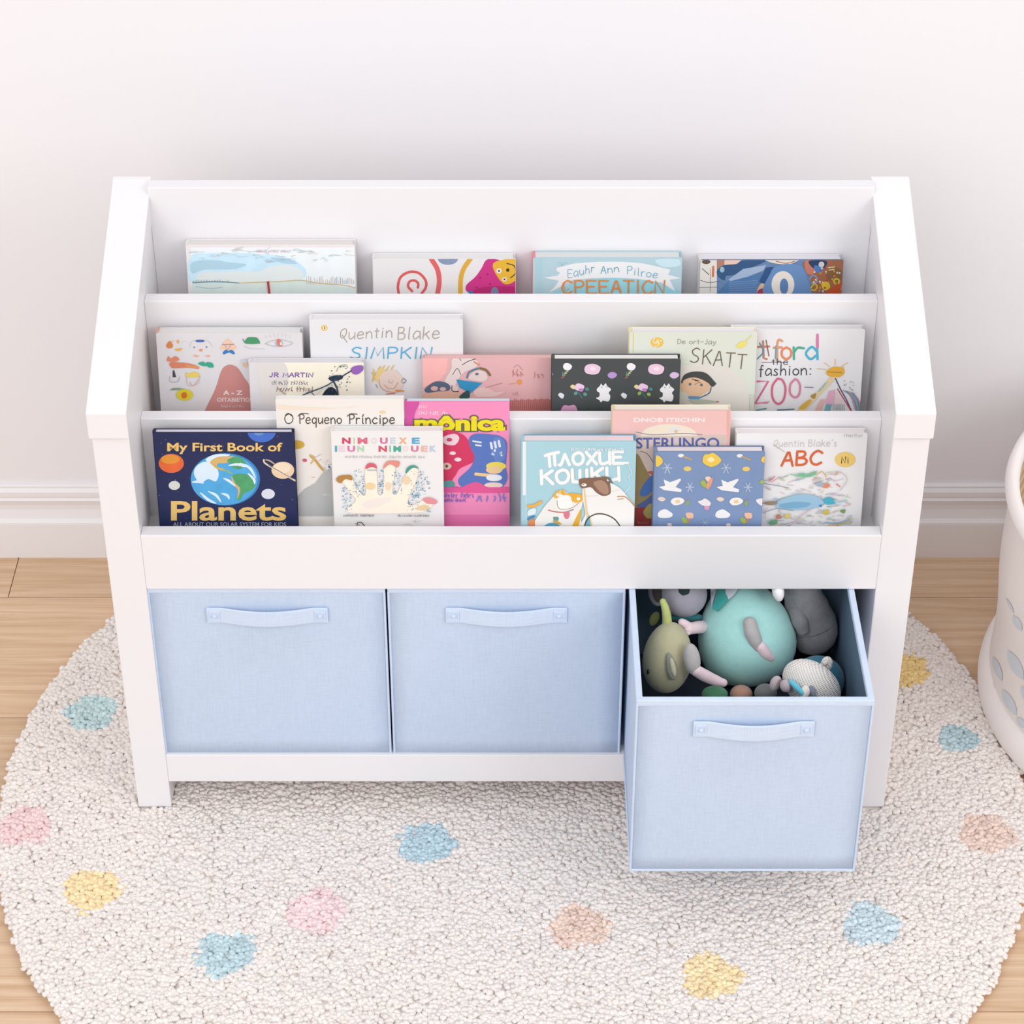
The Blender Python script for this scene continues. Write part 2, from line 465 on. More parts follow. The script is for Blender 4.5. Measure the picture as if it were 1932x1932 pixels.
def make_bin(label):
    r = empty('storage_bin', (0, 0, 0), label, 'storage bin', 'blue fabric storage bins')
    h = BW / 2; t = .0045
    # outer shell, slightly puffed panels
    bm = bmesh.new()

    def panel(o, u, v, nrm, nu=10, nv=10, puff=.0025, mi=0):
        o, u, v, nrm = map(Vector, (o, u, v, nrm)); g = []
        for i in range(nu + 1):
            row = []
            for j in range(nv + 1):
                a, b_ = i / nu, j / nv
                row.append(bm.verts.new(o + u * a + v * b_ + nrm * puff * math.sin(math.pi * a) ** .6 * math.sin(math.pi * b_) ** .6))
            g.append(row)
        for i in range(nu):
            for j in range(nv):
                f = bm.faces.new((g[i][j], g[i + 1][j], g[i + 1][j + 1], g[i][j + 1])); f.smooth = True; f.material_index = mi
    panel((-h, 0, 0), (BW, 0, 0), (0, 0, BH), (0, -1, 0), puff=.002)
    panel((h, 0, 0), (0, BD, 0), (0, 0, BH), (1, 0, 0), puff=-.001)
    panel((h, BD, 0), (-BW, 0, 0), (0, 0, BH), (0, 1, 0), puff=.001)
    panel((-h, BD, 0), (0, -BD, 0), (0, 0, BH), (-1, 0, 0), puff=-.001)
    panel((-h, 0, 0), (0, BD, 0), (BW, 0, 0), (0, 0, -1), puff=0)
    bmesh.ops.remove_doubles(bm, verts=bm.verts, dist=1e-5)
    obj('fabric_shell', bm, FAB, r)
    # lining
    bm = bmesh.new()
    panel((-h + t, t, t), (BW - 2 * t, 0, 0), (0, 0, BH - t), (0, 1, 0), puff=0)
    panel((h - t, t, t), (0, BD - 2 * t, 0), (0, 0, BH - t), (-1, 0, 0), puff=.001)
    panel((h - t, BD - t, t), (-BW + 2 * t, 0, 0), (0, 0, BH - t), (0, -1, 0), puff=0)
    panel((-h + t, BD - t, t), (0, -BD + 2 * t, 0), (0, 0, BH - t), (1, 0, 0), puff=.001)
    panel((-h + t, t, t), (0, BD - 2 * t, 0), (BW - 2 * t, 0, 0), (0, 0, 1), puff=0)
    bmesh.ops.remove_doubles(bm, verts=bm.verts, dist=1e-5)
    obj('lining', bm, LIN, r)
    # rim binding: rectangular band round the mouth
    bm = bmesh.new()
    e = .0012
    o_ = [(-h - e, -e), (h + e, -e), (h + e, BD + e), (-h - e, BD + e)]
    i_ = [(-h + t + e, t + e), (h - t - e, t + e), (h - t - e, BD - t - e), (-h + t + e, BD - t - e)]
    zb, zt = BH - .0062, BH + .0015
    A = [bm.verts.new((x, y, zb)) for x, y in o_]; B = [bm.verts.new((x, y, zt)) for x, y in o_]
    Cc = [bm.verts.new((x, y, zt)) for x, y in i_]; D = [bm.verts.new((x, y, zb)) for x, y in i_]
    for k in range(4):
        n = (k + 1) % 4
        for q in ((A[k], A[n], B[n], B[k]), (B[k], B[n], Cc[n], Cc[k]), (Cc[k], Cc[n], D[n], D[k]), (D[k], D[n], A[n], A[k])): bm.faces.new(q)
    obj('rim_binding', bm, FAB2, r, bevel=.0012, seg=3)
    # edge piping
    bm = bmesh.new()
    for x, y in ((-h, 0), (h, 0), (-h, BD), (h, BD)):
        sweep(bm, [(x, y, .001), (x, y, BH - .006)], [.0014, .0014], 8)
    sweep(bm, [(-h, 0, .0018), (h, 0, .0018)], [.0016, .0016], 8)
    sweep(bm, [(-h, BD, .0018), (h, BD, .0018)], [.0014, .0014], 8)
    for x in (-h, h): sweep(bm, [(x, 0, .0018), (x, BD, .0018)], [.0014, .0014], 8)
    obj('edge_piping', bm, FAB2, r)
    # strap handle
    zc, L, hh, tk = BH - .0345, .0650, .0102, .0022
    bm = bmesh.new(); secs = []
    n = 36
    for i in range(n + 1):
        x = -L + 2 * L * i / n
        a = max(0, min(1, (abs(x)) / (L - .0165)))
        out = .0016 + (.0058 * (math.cos(math.pi * a) * .5 + .5) ** .5 if a < 1 else 0)
        dz = -.0012 * (1 - a * a) if a < 1 else 0
        secs.append((x, out, zc + dz))
    rings = []
    for x, out, z in secs:
        y = -out - .0006
        rings.append([bm.verts.new(p) for p in ((x, y, z - hh), (x, y - tk, z - hh * .96), (x, y - tk, z + hh * .96), (x, y, z + hh))])
    for a, b_ in zip(rings, rings[1:]):
        for j in range(4): bm.faces.new((a[j], a[(j + 1) % 4], b_[(j + 1) % 4], b_[j]))
    bm.faces.new(rings[0]); bm.faces.new(rings[-1][::-1])
    hd = obj('strap_handle', bm, FAB2, r, bevel=.0008)
    for f in hd.data.polygons: f.use_smooth = False
    for s in (-1, 1):
        bm = bmesh.new()
        cx = s * (L - .0085); y = -.0044
        fr = [(-.0060, -.0060), (.0060, -.0060), (.0060, .0060), (-.0060, .0060)]
        o1 = [bm.verts.new((cx + a, y, zc + b_)) for a, b_ in fr]; o2 = [bm.verts.new((cx + a * .96, y - .0012, zc + b_ * .96)) for a, b_ in fr]
        o3 = [bm.verts.new((cx + a * .72, y - .0012, zc + b_ * .72)) for a, b_ in fr]; o4 = [bm.verts.new((cx + a * .68, y - .0004, zc + b_ * .68)) for a, b_ in fr]
        for q, q2 in ((o1, o2), (o2, o3), (o3, o4)):
            for k in range(4): bm.faces.new((q[k], q[(k + 1) % 4], q2[(k + 1) % 4], q2[k]))
        bm.faces.new(o4)
        ellipsoid(bm, (cx, y - .0004, zc), ((1, 0, 0), (0, 0, 1), (0, 1, 0)), (.0029, .0029, .0026), 0, 14, 8)
        obj('rivet', bm, FAB2, hd)
    return r


def copy_tree(o, parent=None):
    c = o.copy(); COL.objects.link(c)
    if parent is not None:
        c.parent = parent; c.matrix_parent_inverse = o.matrix_parent_inverse.copy()
    for ch in list(o.children): copy_tree(ch, c)
    return c


BZ = Z0 + .0762
bin_a = make_bin('closed blue fabric bin at the left end of the bay, beside the left leg')
bin_a.location = (-.2610, .0045, BZ)
bin_b = copy_tree(bin_a); bin_b.location = (-.0050, .0045, BZ)
bin_b['label'] = 'closed blue fabric bin in the middle of the bay between the other two bins'
PULL = -.178
bin_c = copy_tree(bin_a); bin_c.location = (.2452, PULL, BZ); bin_c.scale = (.942, 1, 1)
bin_c['label'] = 'open blue fabric bin pulled out and full of stuffed toys'

# ================================================================= picture books
GL = {
 'A': "0,1 .45,0 .55,0 1,1|.2,.62 .8,.6", 'B': "0,0 .05,1|s:0,0 .6,.02 .75,.22 .55,.42 .1,.48|s:.1,.48 .7,.5 .95,.72 .7,.95 .05,1",
 'C': "s:1,.15 .6,0 .2,.2 0,.55 .2,.9 .6,1 1,.85", 'E': "0,0 .05,1|0,0 .95,.02|.02,.48 .75,.46|.05,1 1,.98", 'I': ".5,0 .5,1", 'K': ".05,0 .1,1|.95,0 .1,.55|.35,.4 1,1",
 'M': "0,1 .2,0 .5,.75 .85,0 1,1", 'N': "0,1 .05,0 .9,1 1,0", 'O': "s:.5,0 .1,.2 0,.55 .2,.92 .55,1 .9,.8 1,.4 .8,.08 .5,0", 'P': ".05,0 .1,1|s:.05,0 .7,.02 .95,.25 .7,.48 .08,.52",
 'Q': "s:.6,0 .15,.2 .05,.55 .25,.85 .6,.8 .9,.45 .85,.1 .6,0|s:.35,.6 .6,.85 1.15,1.25", 'S': "s:.9,.1 .5,0 .1,.2 .3,.45 .75,.6 .85,.85 .45,1 0,.9", 'T': "0,0 1,.02|.5,0 .5,1",
 'Z': "0,.02 .95,0 0,1 1,.98", 'D': "0,0 .05,1|s:0,0 .7,.1 1,.5 .7,.9 .05,1", 'J': "s:.8,0 .8,.7 .5,1 .1,.85", 'H': "0,0 0,1|1,0 1,1|0,.5 1,.5", 'L': "0,0 0,1 1,1", 'R': ".05,0 .1,1|s:.05,0 .7,.02 .95,.25 .7,.48 .08,.52|.4,.5 1,1",
 'U': "s:0,0 .05,.7 .3,1 .7,.95 .95,.6|1,0 1,1", 'F': "0,0 .05,1|0,0 .95,.02|.02,.48 .75,.46", 'G': "s:1,.15 .6,0 .2,.2 0,.55 .2,.9 .6,1 1,.8|.6,.55 1,.55 1,1", 'V': "0,0 .5,1 1,0", 'W': "0,0 .25,1 .5,.3 .75,1 1,0", 'X': "0,0 1,1|1,0 0,1", 'Y': "0,0 .5,.5 1,0|.5,.5 .5,1",
 'a': "s:.9,.42 .4,.35 .05,.7 .3,1 .85,.75|.9,.38 1,1", 'b': ".05,0 .05,1|s:.05,.6 .5,.4 .95,.7 .5,1 .05,.9", 'c': "s:.95,.5 .5,.38 .05,.7 .4,1 .95,.9", 'd': "s:.9,.6 .5,.38 .05,.7 .4,1 .9,.8|.9,0 .95,1", 'e': "s:.1,.68 .9,.62 .7,.38 .25,.42 .05,.75 .35,1 .95,.9",
 'f': "s:.9,.08 .55,.02 .4,.3 .4,1.1|.05,.42 .85,.4", 'h': ".1,0 .1,1|s:.1,.65 .5,.4 .85,.55 .9,1", 'i': ".5,.4 .5,1|.5,.15 .52,.2", 'j': "s:.6,.4 .6,1.1 .3,1.35 0,1.25|.6,.15 .62,.2", 'k': ".1,0 .1,1|.85,.38 .12,.72|.4,.6 .95,1", 'l': "s:.45,0 .4,.8 .6,1",
 'm': ".02,.4 .05,1|s:.05,.6 .3,.38 .48,.55 .5,1|s:.5,.6 .75,.38 .95,.55 1,1", 'n': ".05,.4 .1,1|s:.1,.62 .5,.38 .85,.55 .95,1", 'o': "s:.5,.4 .1,.55 .1,.85 .5,1 .9,.85 .9,.55 .5,.4", 'p': ".05,.4 .1,1.4|s:.08,.55 .5,.38 .95,.65 .5,.98 .1,.9", 'q': "s:.85,.5 .4,.38 .05,.7 .4,1 .85,.8|.9,.4 .85,1.4",
 'r': ".1,.4 .12,1|s:.12,.65 .45,.42 .95,.45", 's': "s:.85,.45 .4,.4 .2,.55 .75,.78 .7,.98 .05,.95", 't': ".45,.1 .5,.95 .75,1|.05,.38 .95,.36", 'u': "s:.05,.4 .1,.85 .4,1 .85,.75|.9,.4 .95,1", 'y': ".1,.4 .5,.95|s:.95,.4 .5,1.05 .1,1.35", 'v': "0,.4 .45,1 1,.4", 'z': ".05,.4 .9,.4 .05,1 1,1", 'x': "0,.4 1,1|1,.4 0,1", 'w': "0,.4 .25,1 .5,.5 .75,1 1,.4", 'g': "s:.85,.5 .4,.38 .05,.7 .4,1 .85,.8|s:.9,.4 .88,1.2 .4,1.4 .05,1.25",
 "'": ".5,0 .4,.2", '-': ".1,.55 .9,.5", ':': ".4,.45 .6,.45|.4,.95 .6,.95", '.': ".4,.95 .6,1", ',': ".5,.95 .3,1.15", '\u00ed': "s:.5,.4 .5,.9 .75,1|.45,.25 .75,.02",
 '\u041f': "s:-.1,.2 .4,.06 1.2,-.08|.25,.1 .35,1.1|.75,.02 .85,1", '\u041b': "s:-.05,1 .15,.95 .5,.12|.5,.12 .95,1", '\u0425': "0,0 1,1|1,.02 .1,1", '\u0418': "s:0,.05 .05,.8 .3,1 .9,.85|.95,0 1,1", '\u0428': "s:0,.05 .05,.85 .3,1|.5,.1 .52,.95|.95,.05 .97,1|.05,.97 1,.97",
}
NARROW = {'i': .45, 'l': .45, 'I': .4, "'": .35, '.': .4, ':': .5, 't': .7, 'r': .75, 'f': .7, 'j': .5, ',': .4, ' ': .55, '\u00ed': .5, 'm': 1.3, 'M': 1.25, '\u0428': 1.25, 'w': 1.25, 'W': 1.3, 'J': .8, 's': .8}


for _c, _l in (('\u041e', 'O'), ('\u0415', 'E'), ('\u041a', 'K')): GL[_c] = GL[_l]


class Art:
    """flat printing on a cover, written in photograph coordinates and laid on the cover's own plane"""

    def __init__(self, M, u0, u1, v1):
        self.Mi = M.inverted(); self.M = M
        self.o = M.translation; self.n = (M.to_3x3() @ Vector((0, -1, 0))).normalized()
        self.u0, self.u1, self.v1 = u0 + .0004, u1 - .0004, v1 - .0004
        self.tris = []; self.layer = 0; self.fr = (0, 0, 1)

    def F(self, ox, oy, s): self.fr = (ox, oy, s); return self

    def uv(self, X, Y):
        ox, oy, s = self.fr
        r = raydir(ox + X / s, oy + Y / s)
        p = CAM + r * ((self.o - CAM).dot(self.n) / r.dot(self.n))
        q = self.Mi @ p
        return (q.x, q.z)

    def emit(self, col, tris):
        """tris in local (u, v)"""
        self.layer += 1
        for ti, t in enumerate(tris):
            P = list(t)
            for ax, lim, sg in ((0, self.u0, 1), (0, self.u1, -1), (1, .0004, 1), (1, self.v1, -1)):
                out = []
                for i in range(len(P)):
                    a, b = P[i], P[(i + 1) % len(P)]
                    ia, ib = (a[ax] - lim) * sg >= 0, (b[ax] - lim) * sg >= 0
                    if ia: out.append(a)
                    if ia != ib:
                        k = (lim - a[ax]) / (b[ax] - a[ax]); out.append((a[0] + (b[0] - a[0]) * k, a[1] + (b[1] - a[1]) * k))
                P = out
                if len(P) < 3: break
            if len(P) >= 3: self.tris.append((col, self.layer + (ti // 2 % 2) * .4, P))

    def poly(self, col, pts, smooth=False):
        if smooth: pts = [(v.x, v.y) for v in cat_rom([(x, y, 0) for x, y in pts], True, 6)]
        P = [self.uv(*p) for p in pts]
        idx = tessellate_polygon([[Vector((x, y, 0)) for x, y in P]])
        self.emit(col, [[P[i] for i in t] for t in idx])

    def blob(self, col, pts): self.poly(col, pts, True)

    def ell(self, col, cx, cy, rx, ry=None, rot=0, n=28, a0=0, a1=360):
        ry = rx if ry is None else ry
        c, s = math.cos(math.radians(rot)), math.sin(math.radians(rot))
        ps = []
        for i in range(n + (a1 - a0 < 360)):
            a = math.radians(a0 + (a1 - a0) * i / n)
            x, y = rx * math.cos(a), ry * math.sin(a); ps.append((cx + x * c - y * s, cy + x * s + y * c))
        self.poly(col, ps)

    def rect(self, col, x0, y0, x1, y1): self.poly(col, [(x0, y0), (x1, y0), (x1, y1), (x0, y1)])

    def line(self, col, wd, pts, smooth=True, taper=False):
        if smooth and len(pts) > 2: pts = [(v.x, v.y) for v in cat_rom([(x, y, 0) for x, y in pts], False, 6)]
        h = wd / 2; T = []; caps = []
        n = len(pts); L = []; R = []
        for i in range(n):
            a, b = pts[max(0, i - 1)], pts[min(n - 1, i + 1)]
            dx, dy = b[0] - a[0], b[1] - a[1]; l = math.hypot(dx, dy) or 1
            k = h * (1 - .75 * abs(2 * i / (n - 1) - 1) ** 2 if taper else 1)
            ox, oy = -dy / l * k, dx / l * k
            L.append(self.uv(pts[i][0] + ox, pts[i][1] + oy)); R.append(self.uv(pts[i][0] - ox, pts[i][1] - oy))
        for i in range(n - 1):
            T.append([L[i], L[i + 1], R[i + 1]]); T.append([L[i], R[i + 1], R[i]])
        if not taper:
            for q in (pts[0], pts[-1]):
                ps = [self.uv(q[0] + h * math.cos(a * math.pi / 4), q[1] + h * math.sin(a * math.pi / 4)) for a in range(8)]
                caps += [[ps[0], ps[i], ps[i + 1]] for i in range(1, 7)]
        self.emit(col, T)
        if caps: self.emit(col, caps)

    def dots(self, cols, x0, y0, x1, y1, n, r, seed=1, inside=None):
        rg = random.Random(seed)
        for i in range(n):
            x, y = rg.uniform(x0, x1), rg.uniform(y0, y1)
            if inside and not inside(x, y): continue
            self.ell(rg.choice(cols), x, y, r * rg.uniform(.7, 1.2), r * rg.uniform(.7, 1.2), 0, 8); self.layer -= 1

    def hand(self, col, wd, s, x0, y0, x1, y1, slant=0, rise=0, cols=None, jit=0, seed=2):
        """hand lettering: y0 top of capitals, y1 baseline"""
        rg = random.Random(seed)
        ws = [NARROW.get(ch, 1.0) for ch in s]; gap = .28
        tot = sum(ws) + gap * (len(s) - 1); u = (x1 - x0) / tot; x = x0; H = y1 - y0
        for i, ch in enumerate(s):
            g = GL.get(ch)
            if g:
                yo = rise * (x - x0) / (x1 - x0) + (rg.uniform(-jit, jit) if jit else 0)
                for st in g.split('|'):
                    sm = st.startswith('s:'); st = st[2:] if sm else st
                    pts = []
                    for p in st.split():
                        a, b = map(float, p.split(',')); pts.append((x + a * ws[i] * u + slant * (1 - b) * H, y0 + b * H + yo))
                    self.line(cols[i % len(cols)] if cols else col, wd, pts, sm)
            x += (ws[i] + gap) * u

    def scrawl(self, col, wd, x0, y0, x1, y1, words=2, seed=3):
        """small print too blurred to read in the photograph"""
        rg = random.Random(seed); lw = (y1 - y0) * .62; x = x0; k = 0; per = max(2, int((x1 - x0) / lw / words))
        while x < x1 - lw * .5:
            k += 1
            if k % (per + 1) == 0: x += lw; continue
            q = [(x + rg.uniform(0, .75) * lw, y0 + (y1 - y0) * t) for t in (rg.choice((0, .3)), .55, 1)]
            self.line(col, wd, q, False)
            if rg.random() < .5: self.line(col, wd, [(x, y0 + (y1 - y0) * rg.uniform(.2, .9)), (x + lw * .7, y0 + (y1 - y0) * rg.uniform(.2, .9))], False)
            x += lw

    def type(self, col, s, x0, y0, x1, y1, bold=0.0, slant=0.0, cols=None):
        """set type squeezed into a box (y0 top of the ink, y1 bottom of the ink)"""
        cu = bpy.data.curves.new('lettering', 'FONT'); cu.body = s; cu.size = 1; cu.offset = bold; cu.resolution_u = 3
        t = bpy.data.objects.new('lettering', cu)
        me = bpy.data.meshes.new_from_object(t)
        V = [v.co.copy() for v in me.vertices]; me.calc_loop_triangles()
        tr = [tuple(x.vertices) for x in me.loop_triangles]
        bpy.data.objects.remove(t); bpy.data.curves.remove(cu); bpy.data.meshes.remove(me)
        if not V: return
        xa, xb = min(v.x for v in V), max(v.x for v in V); ya, yb = min(v.y for v in V), max(v.y for v in V)
        P = []
        for v in V:
            fx, fy = (v.x - xa) / (xb - xa), (v.y - ya) / (yb - ya)
            P.append(self.uv(x0 + fx * (x1 - x0) + slant * fy * (y1 - y0), y1 - fy * (y1 - y0)))
        self.emit(col, [[P[i] for i in t] for t in tr])


TIERS = {'front': (.0715, .4868, FLOORZ[0], 9.0), 'middle': (.166, .5725, FLOORZ[1], 11.0), 'back': None}
BOOKS = {}


def book(key, label, tier, xl, xr, y, t, behind, cover, spine=None, pages='#f1ecea', back=None, hard=True, group=None):
    """xl, xr, y: the front board's top edge in the photograph; behind: thickness of what it leans against; t: own thickness"""
    if tier == 'back':
        al = math.radians(12); fz = FLOORZ[2]
        yb = None
    else:
        dy, dz, fz, a = TIERS[tier]; al = math.radians(a)
    T = behind + t + .0006
    zf = fz + t * math.sin(al) + .0004
    if tier == 'back':
        yb = .199 + .004
    else:
        yb = dy - T * math.cos(al) - (dz + T * math.sin(al) - zf) * math.tan(al)
    o = empty('picture_book', (0, yb, zf + Z0), label, 'book', group, (-al, 0, 0))
    R = Matrix.Rotation(-al, 4, 'X')

    def plane(px, py):
        n = R.to_3x3() @ Vector((0, -1, 0)); p0 = Vector((0, yb, zf + Z0)); r = raydir(px, py)
        p = CAM + r * ((p0 - CAM).dot(n) / r.dot(n))
        return (Matrix.Translation(p0) @ R).inverted() @ p
    a, b = plane(xl, y), plane(xr, y)
    cx = (a.x + b.x) / 2; hw = (b.x - a.x) / 2; ht = (a.z + b.z) / 2
    if tier == 'back':     # rest the top of the back board on the back panel
        yb2 = .2575 - t * math.cos(al) - ht * math.sin(al)
        yb = yb2
        a, b = plane(xl, y), plane(xr, y)
        cx = (a.x + b.x) / 2; hw = (b.x - a.x) / 2; ht = (a.z + b.z) / 2
        yb = .2575 - t * math.cos(al) - ht * math.sin(al)
    o.location = (cx, yb, zf + Z0)
    M = Matrix.Translation(o.location) @ R
    ct = .0017 if hard else .0007
    ins = .0028 if hard else .0003
    art = Art(M, -hw, hw, ht)
    BOOKS[key] = dict(o=o, art=art, hw=hw, ht=ht, t=t, ct=ct, cover=cover)
    # page block
    bm = box(-hw + .002, hw - ins, ct, t - ct, ins, ht - (.0007 if hard else .0003))
    obj('page_block', bm, mat('paper_' + pages, pages, .8, .1, k=.84), o)
    obj('back_cover', box(-hw + .001, hw, t - ct, t, 0, ht), ink(back or cover), o, bevel=.0006 if hard else 0)
    bm = bmesh.new()
    n = 8; outl = []
    bul = .0022 if hard else .0006
    for i in range(n + 1):
        q = math.pi * i / n
        outl.append((-hw + .001 - bul * math.sin(q) ** .7, t / 2 - math.cos(q) * (t / 2 - .0001)))
    va = [bm.verts.new((x, y_, 0)) for x, y_ in outl]; vb = [bm.verts.new((x, y_, ht)) for x, y_ in outl]
    vc = [bm.verts.new((-hw + .0025, y_, 0)) for y_ in (t - .0001, .0001)]; vd = [bm.verts.new((-hw + .0025, y_, ht)) for y_ in (t - .0001, .0001)]
    A = va + vc; B = vb + vd
    bm.faces.new(A); bm.faces.new(B[::-1])
    for i in range(len(A)): bm.faces.new((A[i], A[(i + 1) % len(A)], B[(i + 1) % len(A)], B[i]))
    obj('spine', bm, ink(spine or cover), o)
    return art


def finish(key):
    bk = BOOKS[key]; hw, ht, ct = bk['hw'], bk['ht'], bk['ct']; art = bk['art']
    bm = bmesh.new(); r = .0016; cor = []
    for sx, sz, a0 in ((1, 1, 0), (-1, 1, 90), (-1, -1, 180), (1, -1, 270)):
        cxx, czz = sx * (hw - r), (ht - r if sz > 0 else r)
        for k in range(4):
            a = math.radians(a0 + 30 * k); cor.append((cxx + r * math.cos(a), czz + r * math.sin(a)))
    A = [bm.verts.new((x, 0, z)) for x, z in cor]; B = [bm.verts.new((x, ct, z)) for x, z in cor]
    bm.faces.new(A); bm.faces.new(B[::-1])
    for i in range(len(A)): bm.faces.new((A[i], A[(i + 1) % len(A)], B[(i + 1) % len(A)], B[i]))
    bmesh.ops.recalc_face_normals(bm, faces=bm.faces)
    mats = [ink(bk['cover'])]; idx = {}
    for col, lay, P in art.tris:
        if col not in idx:
            idx[col] = len(mats); mats.append(MATS[col] if col in MATS else ink(col))
        yy = -.00008 - lay * 7e-6
        try:
            f = bm.faces.new([bm.verts.new((u, yy, v)) for u, v in P])
        except ValueError:
            continue
        f.normal_update()
        if f.normal.y > 0: f.normal_flip()
        f.material_index = idx[col]
    me = bpy.data.meshes.new('front_cover'); bm.to_mesh(me); bm.free()
    link('front_cover', me, bk['o'], mats)


R1, R2, R3, R4, R5, R6, R7, R8 = (260, 420, 4.391), (560, 440, 4.391), (980, 440, 5.367), (1160, 440, 3.715), (270, 720, 5.222), (500, 720, 4.025), (960, 720, 6.44), (1180, 740, 3.864)

# ---- back tier
a = book('map', 'picture book with a pale blue watercolour sky and coastline, on the top tier', 'back', 350, 669, 463, .022, 0, '#f4eeee', '#f6f2f0')
a.F(*R1)
mat('wash_sky', '#c3dfec', .6, .1, noise=.13, nscale=60); mat('wash_sea', '#cfdcd6', .6, .1, noise=.08, nscale=90); mat('wash_pale', '#e4e9ea', .6, .1, noise=.06, nscale=80)
a.rect('#fbeceb', 390, 170, 1810, 200)
a.rect('wash_pale', 440, 205, 1810, 600)
a.blob('wash_sky', [(440, 280), (560, 255), (800, 250), (1000, 260), (1200, 280), (1330, 330), (1400, 420), (1300, 480), (900, 490), (440, 490)])
a.blob('#eaf0ee', [(480, 445), (560, 405), (700, 410), (840, 400), (1000, 405), (1090, 365), (1220, 350), (1330, 375), (1370, 440), (1300, 478), (1000, 490), (700, 492), (500, 490)])
a.blob('#b9dbea', [(450, 330), (620, 310), (760, 330), (900, 345), (800, 385), (560, 390), (450, 420)])
a.blob('#b9d9ea', [(1100, 290), (1250, 300), (1320, 340), (1200, 335)])
a.poly('wash_sea', [(450, 500), (900, 505), (1380, 480), (1700, 530), (1810, 545), (1810, 600), (440, 600)])
a.line('#d8c28d', 9, [(850, 500), (1000, 494), (1180, 488), (1360, 478), (1480, 500), (1700, 518), (1800, 540)])
a.line('#7f9c9f', 9, [(455, 498), (600, 490), (720, 492), (840, 500)])
a.line('#9cc4c8', 5, [(480, 530), (600, 545), (700, 535)])
for i in range(26):
    x = 1400 + i * 15.5; h = 20 + 45 * random.random()
    a.line(random.choice(['#9fb6d6', '#e8cfc0', '#b7cfe0', '#d9c7a2']), 5, [(x, 505), (x + random.uniform(-3, 3), 505 - h)], False)
for i in range(14):
    x = 460 + i * 22; a.line('#6f8f95', 4, [(x, 492), (x + 3, 472 + 12 * random.random())], False)
for i in range(46):
    x, y = random.uniform(450, 1780), random.uniform(212, 330)
    a.line(random.choice(['#bcc9cc', '#d9cfc8', '#c5d6dd']), 2.5, [(x, y), (x + random.uniform(-45, 45), y + random.uniform(-14, 18)), (x + random.uniform(10, 80), y + random.uniform(-15, 15))])
a.scrawl('#d3a3ae', 3, 985, 222, 1270, 242, 3)
a.line('#c0343c', 17, [(1080, 488), (1092, 600)], False)
a.line('#c94a46', 10, [(1080, 160), (1092, 185)], False)
finish('map')

a = book('spiral', 'white picture book with a red spiral and a pink shape, on the top tier', 'back', 703, 973, 489.6, .021, 0, '#f0edec', '#f6f3f2', '#f4f2f1')
a.F(*R2)
a.line('#e4625f', 22, [(845, 500), (838, 440), (860, 365), (930, 322), (1010, 330), (1066, 390), (1068, 450), (1030, 505)])
a.line('#e4625f', 21, [(955, 480), (922, 440), (935, 400), (975, 392), (1005, 415), (1003, 450)])
a.line('#e8696a', 40, [(1115, 215), (1165, 300), (1180, 400), (1165, 510)])
a.ell('#8d9dbd', 1252, 210, 84, 52)
a.line('#e6b142', 38, [(1440, 210), (1385, 290), (1358, 380), (1356, 510)])
a.blob('#d4398a', [(1570, 222), (1650, 215), (1840, 300), (1840, 520), (1460, 500), (1400, 440), (1480, 360), (1530, 290)])
a.blob('#c02c74', [(1470, 470), (1600, 440), (1840, 450), (1840, 520), (1470, 510)])
a.blob('#efbb3c', [(1625, 255), (1700, 222), (1830, 212), (1835, 330), (1800, 400), (1720, 420), (1650, 340)])
a.ell('#f4efe9', 1675, 312, 22); a.ell('#3f352c', 1675, 312, 8); a.ell('#f4efe9', 1720, 382, 18); a.ell('#3f352c', 1720, 382, 8)
a.line('#3b3a44', 8, [(1740, 250), (1800, 270), (1812, 330), (1770, 370)]); a.ell('#3f352c', 1748, 305, 14)
a.ell('#7f86a6', 1640, 490, 32, 45); a.ell('#3f7dbd', 1440, 488, 22, 12)
for x, y in ((1520, 370), (1600, 420), (1490, 450), (1580, 340)): a.ell('#a81f66', x, y, 9, 6)
finish('spiral')

a = book('creation', 'light blue picture book with pink spine, white banner and orange lettering', 'back', 1005.5, 1287.4, 487.5, .023, 0, '#bdd8e0', '#f4929c', '#ebecec', back='#a8d6e2')
a.F(*R3)
a.rect('#b4d6de', 165, 255, 235, 620)
a.blob('#9fdbe8', [(350, 600), (700, 470), (1200, 470), (1500, 540), (1600, 640), (350, 640)])
a.blob('#d2ebf2', [(1380, 270), (1600, 262), (1620, 330), (1450, 340)])
a.poly('#f6f5f5', [(380, 350), (560, 305), (800, 288), (1050, 288), (1250, 305), (1400, 338), (1530, 368), (1505, 420), (1640, 455), (1520, 470), (1580, 590), (1440, 500), (1200, 462), (950, 450), (700, 458), (520, 478), (420, 540), (300, 600), (355, 545), (400, 480), (245, 450), (385, 430), (410, 400), (370, 375)])
a.hand('#7fb6c8', 8, 'Eauhr', 490, 368, 760, 452, 0, -66)
a.hand('#6fb0c4', 8, 'Ann', 825, 335, 1010, 408, 0, -25)
a.hand('#7fc0d0', 8, 'Pilroe', 1090, 335, 1400, 412, .05, 48)
a.hand('#ee8f3f', 17, 'CPEEATICN', 432, 480, 1470, 610, 0, 0)
a.line('#e8a35c', 6, [(440, 500), (470, 580), (500, 560)])
for x, y in ((410, 295), (440, 310), (470, 300), (430, 325)): a.ell('#9dc4ce', x, y, 8, 5)
finish('creation')

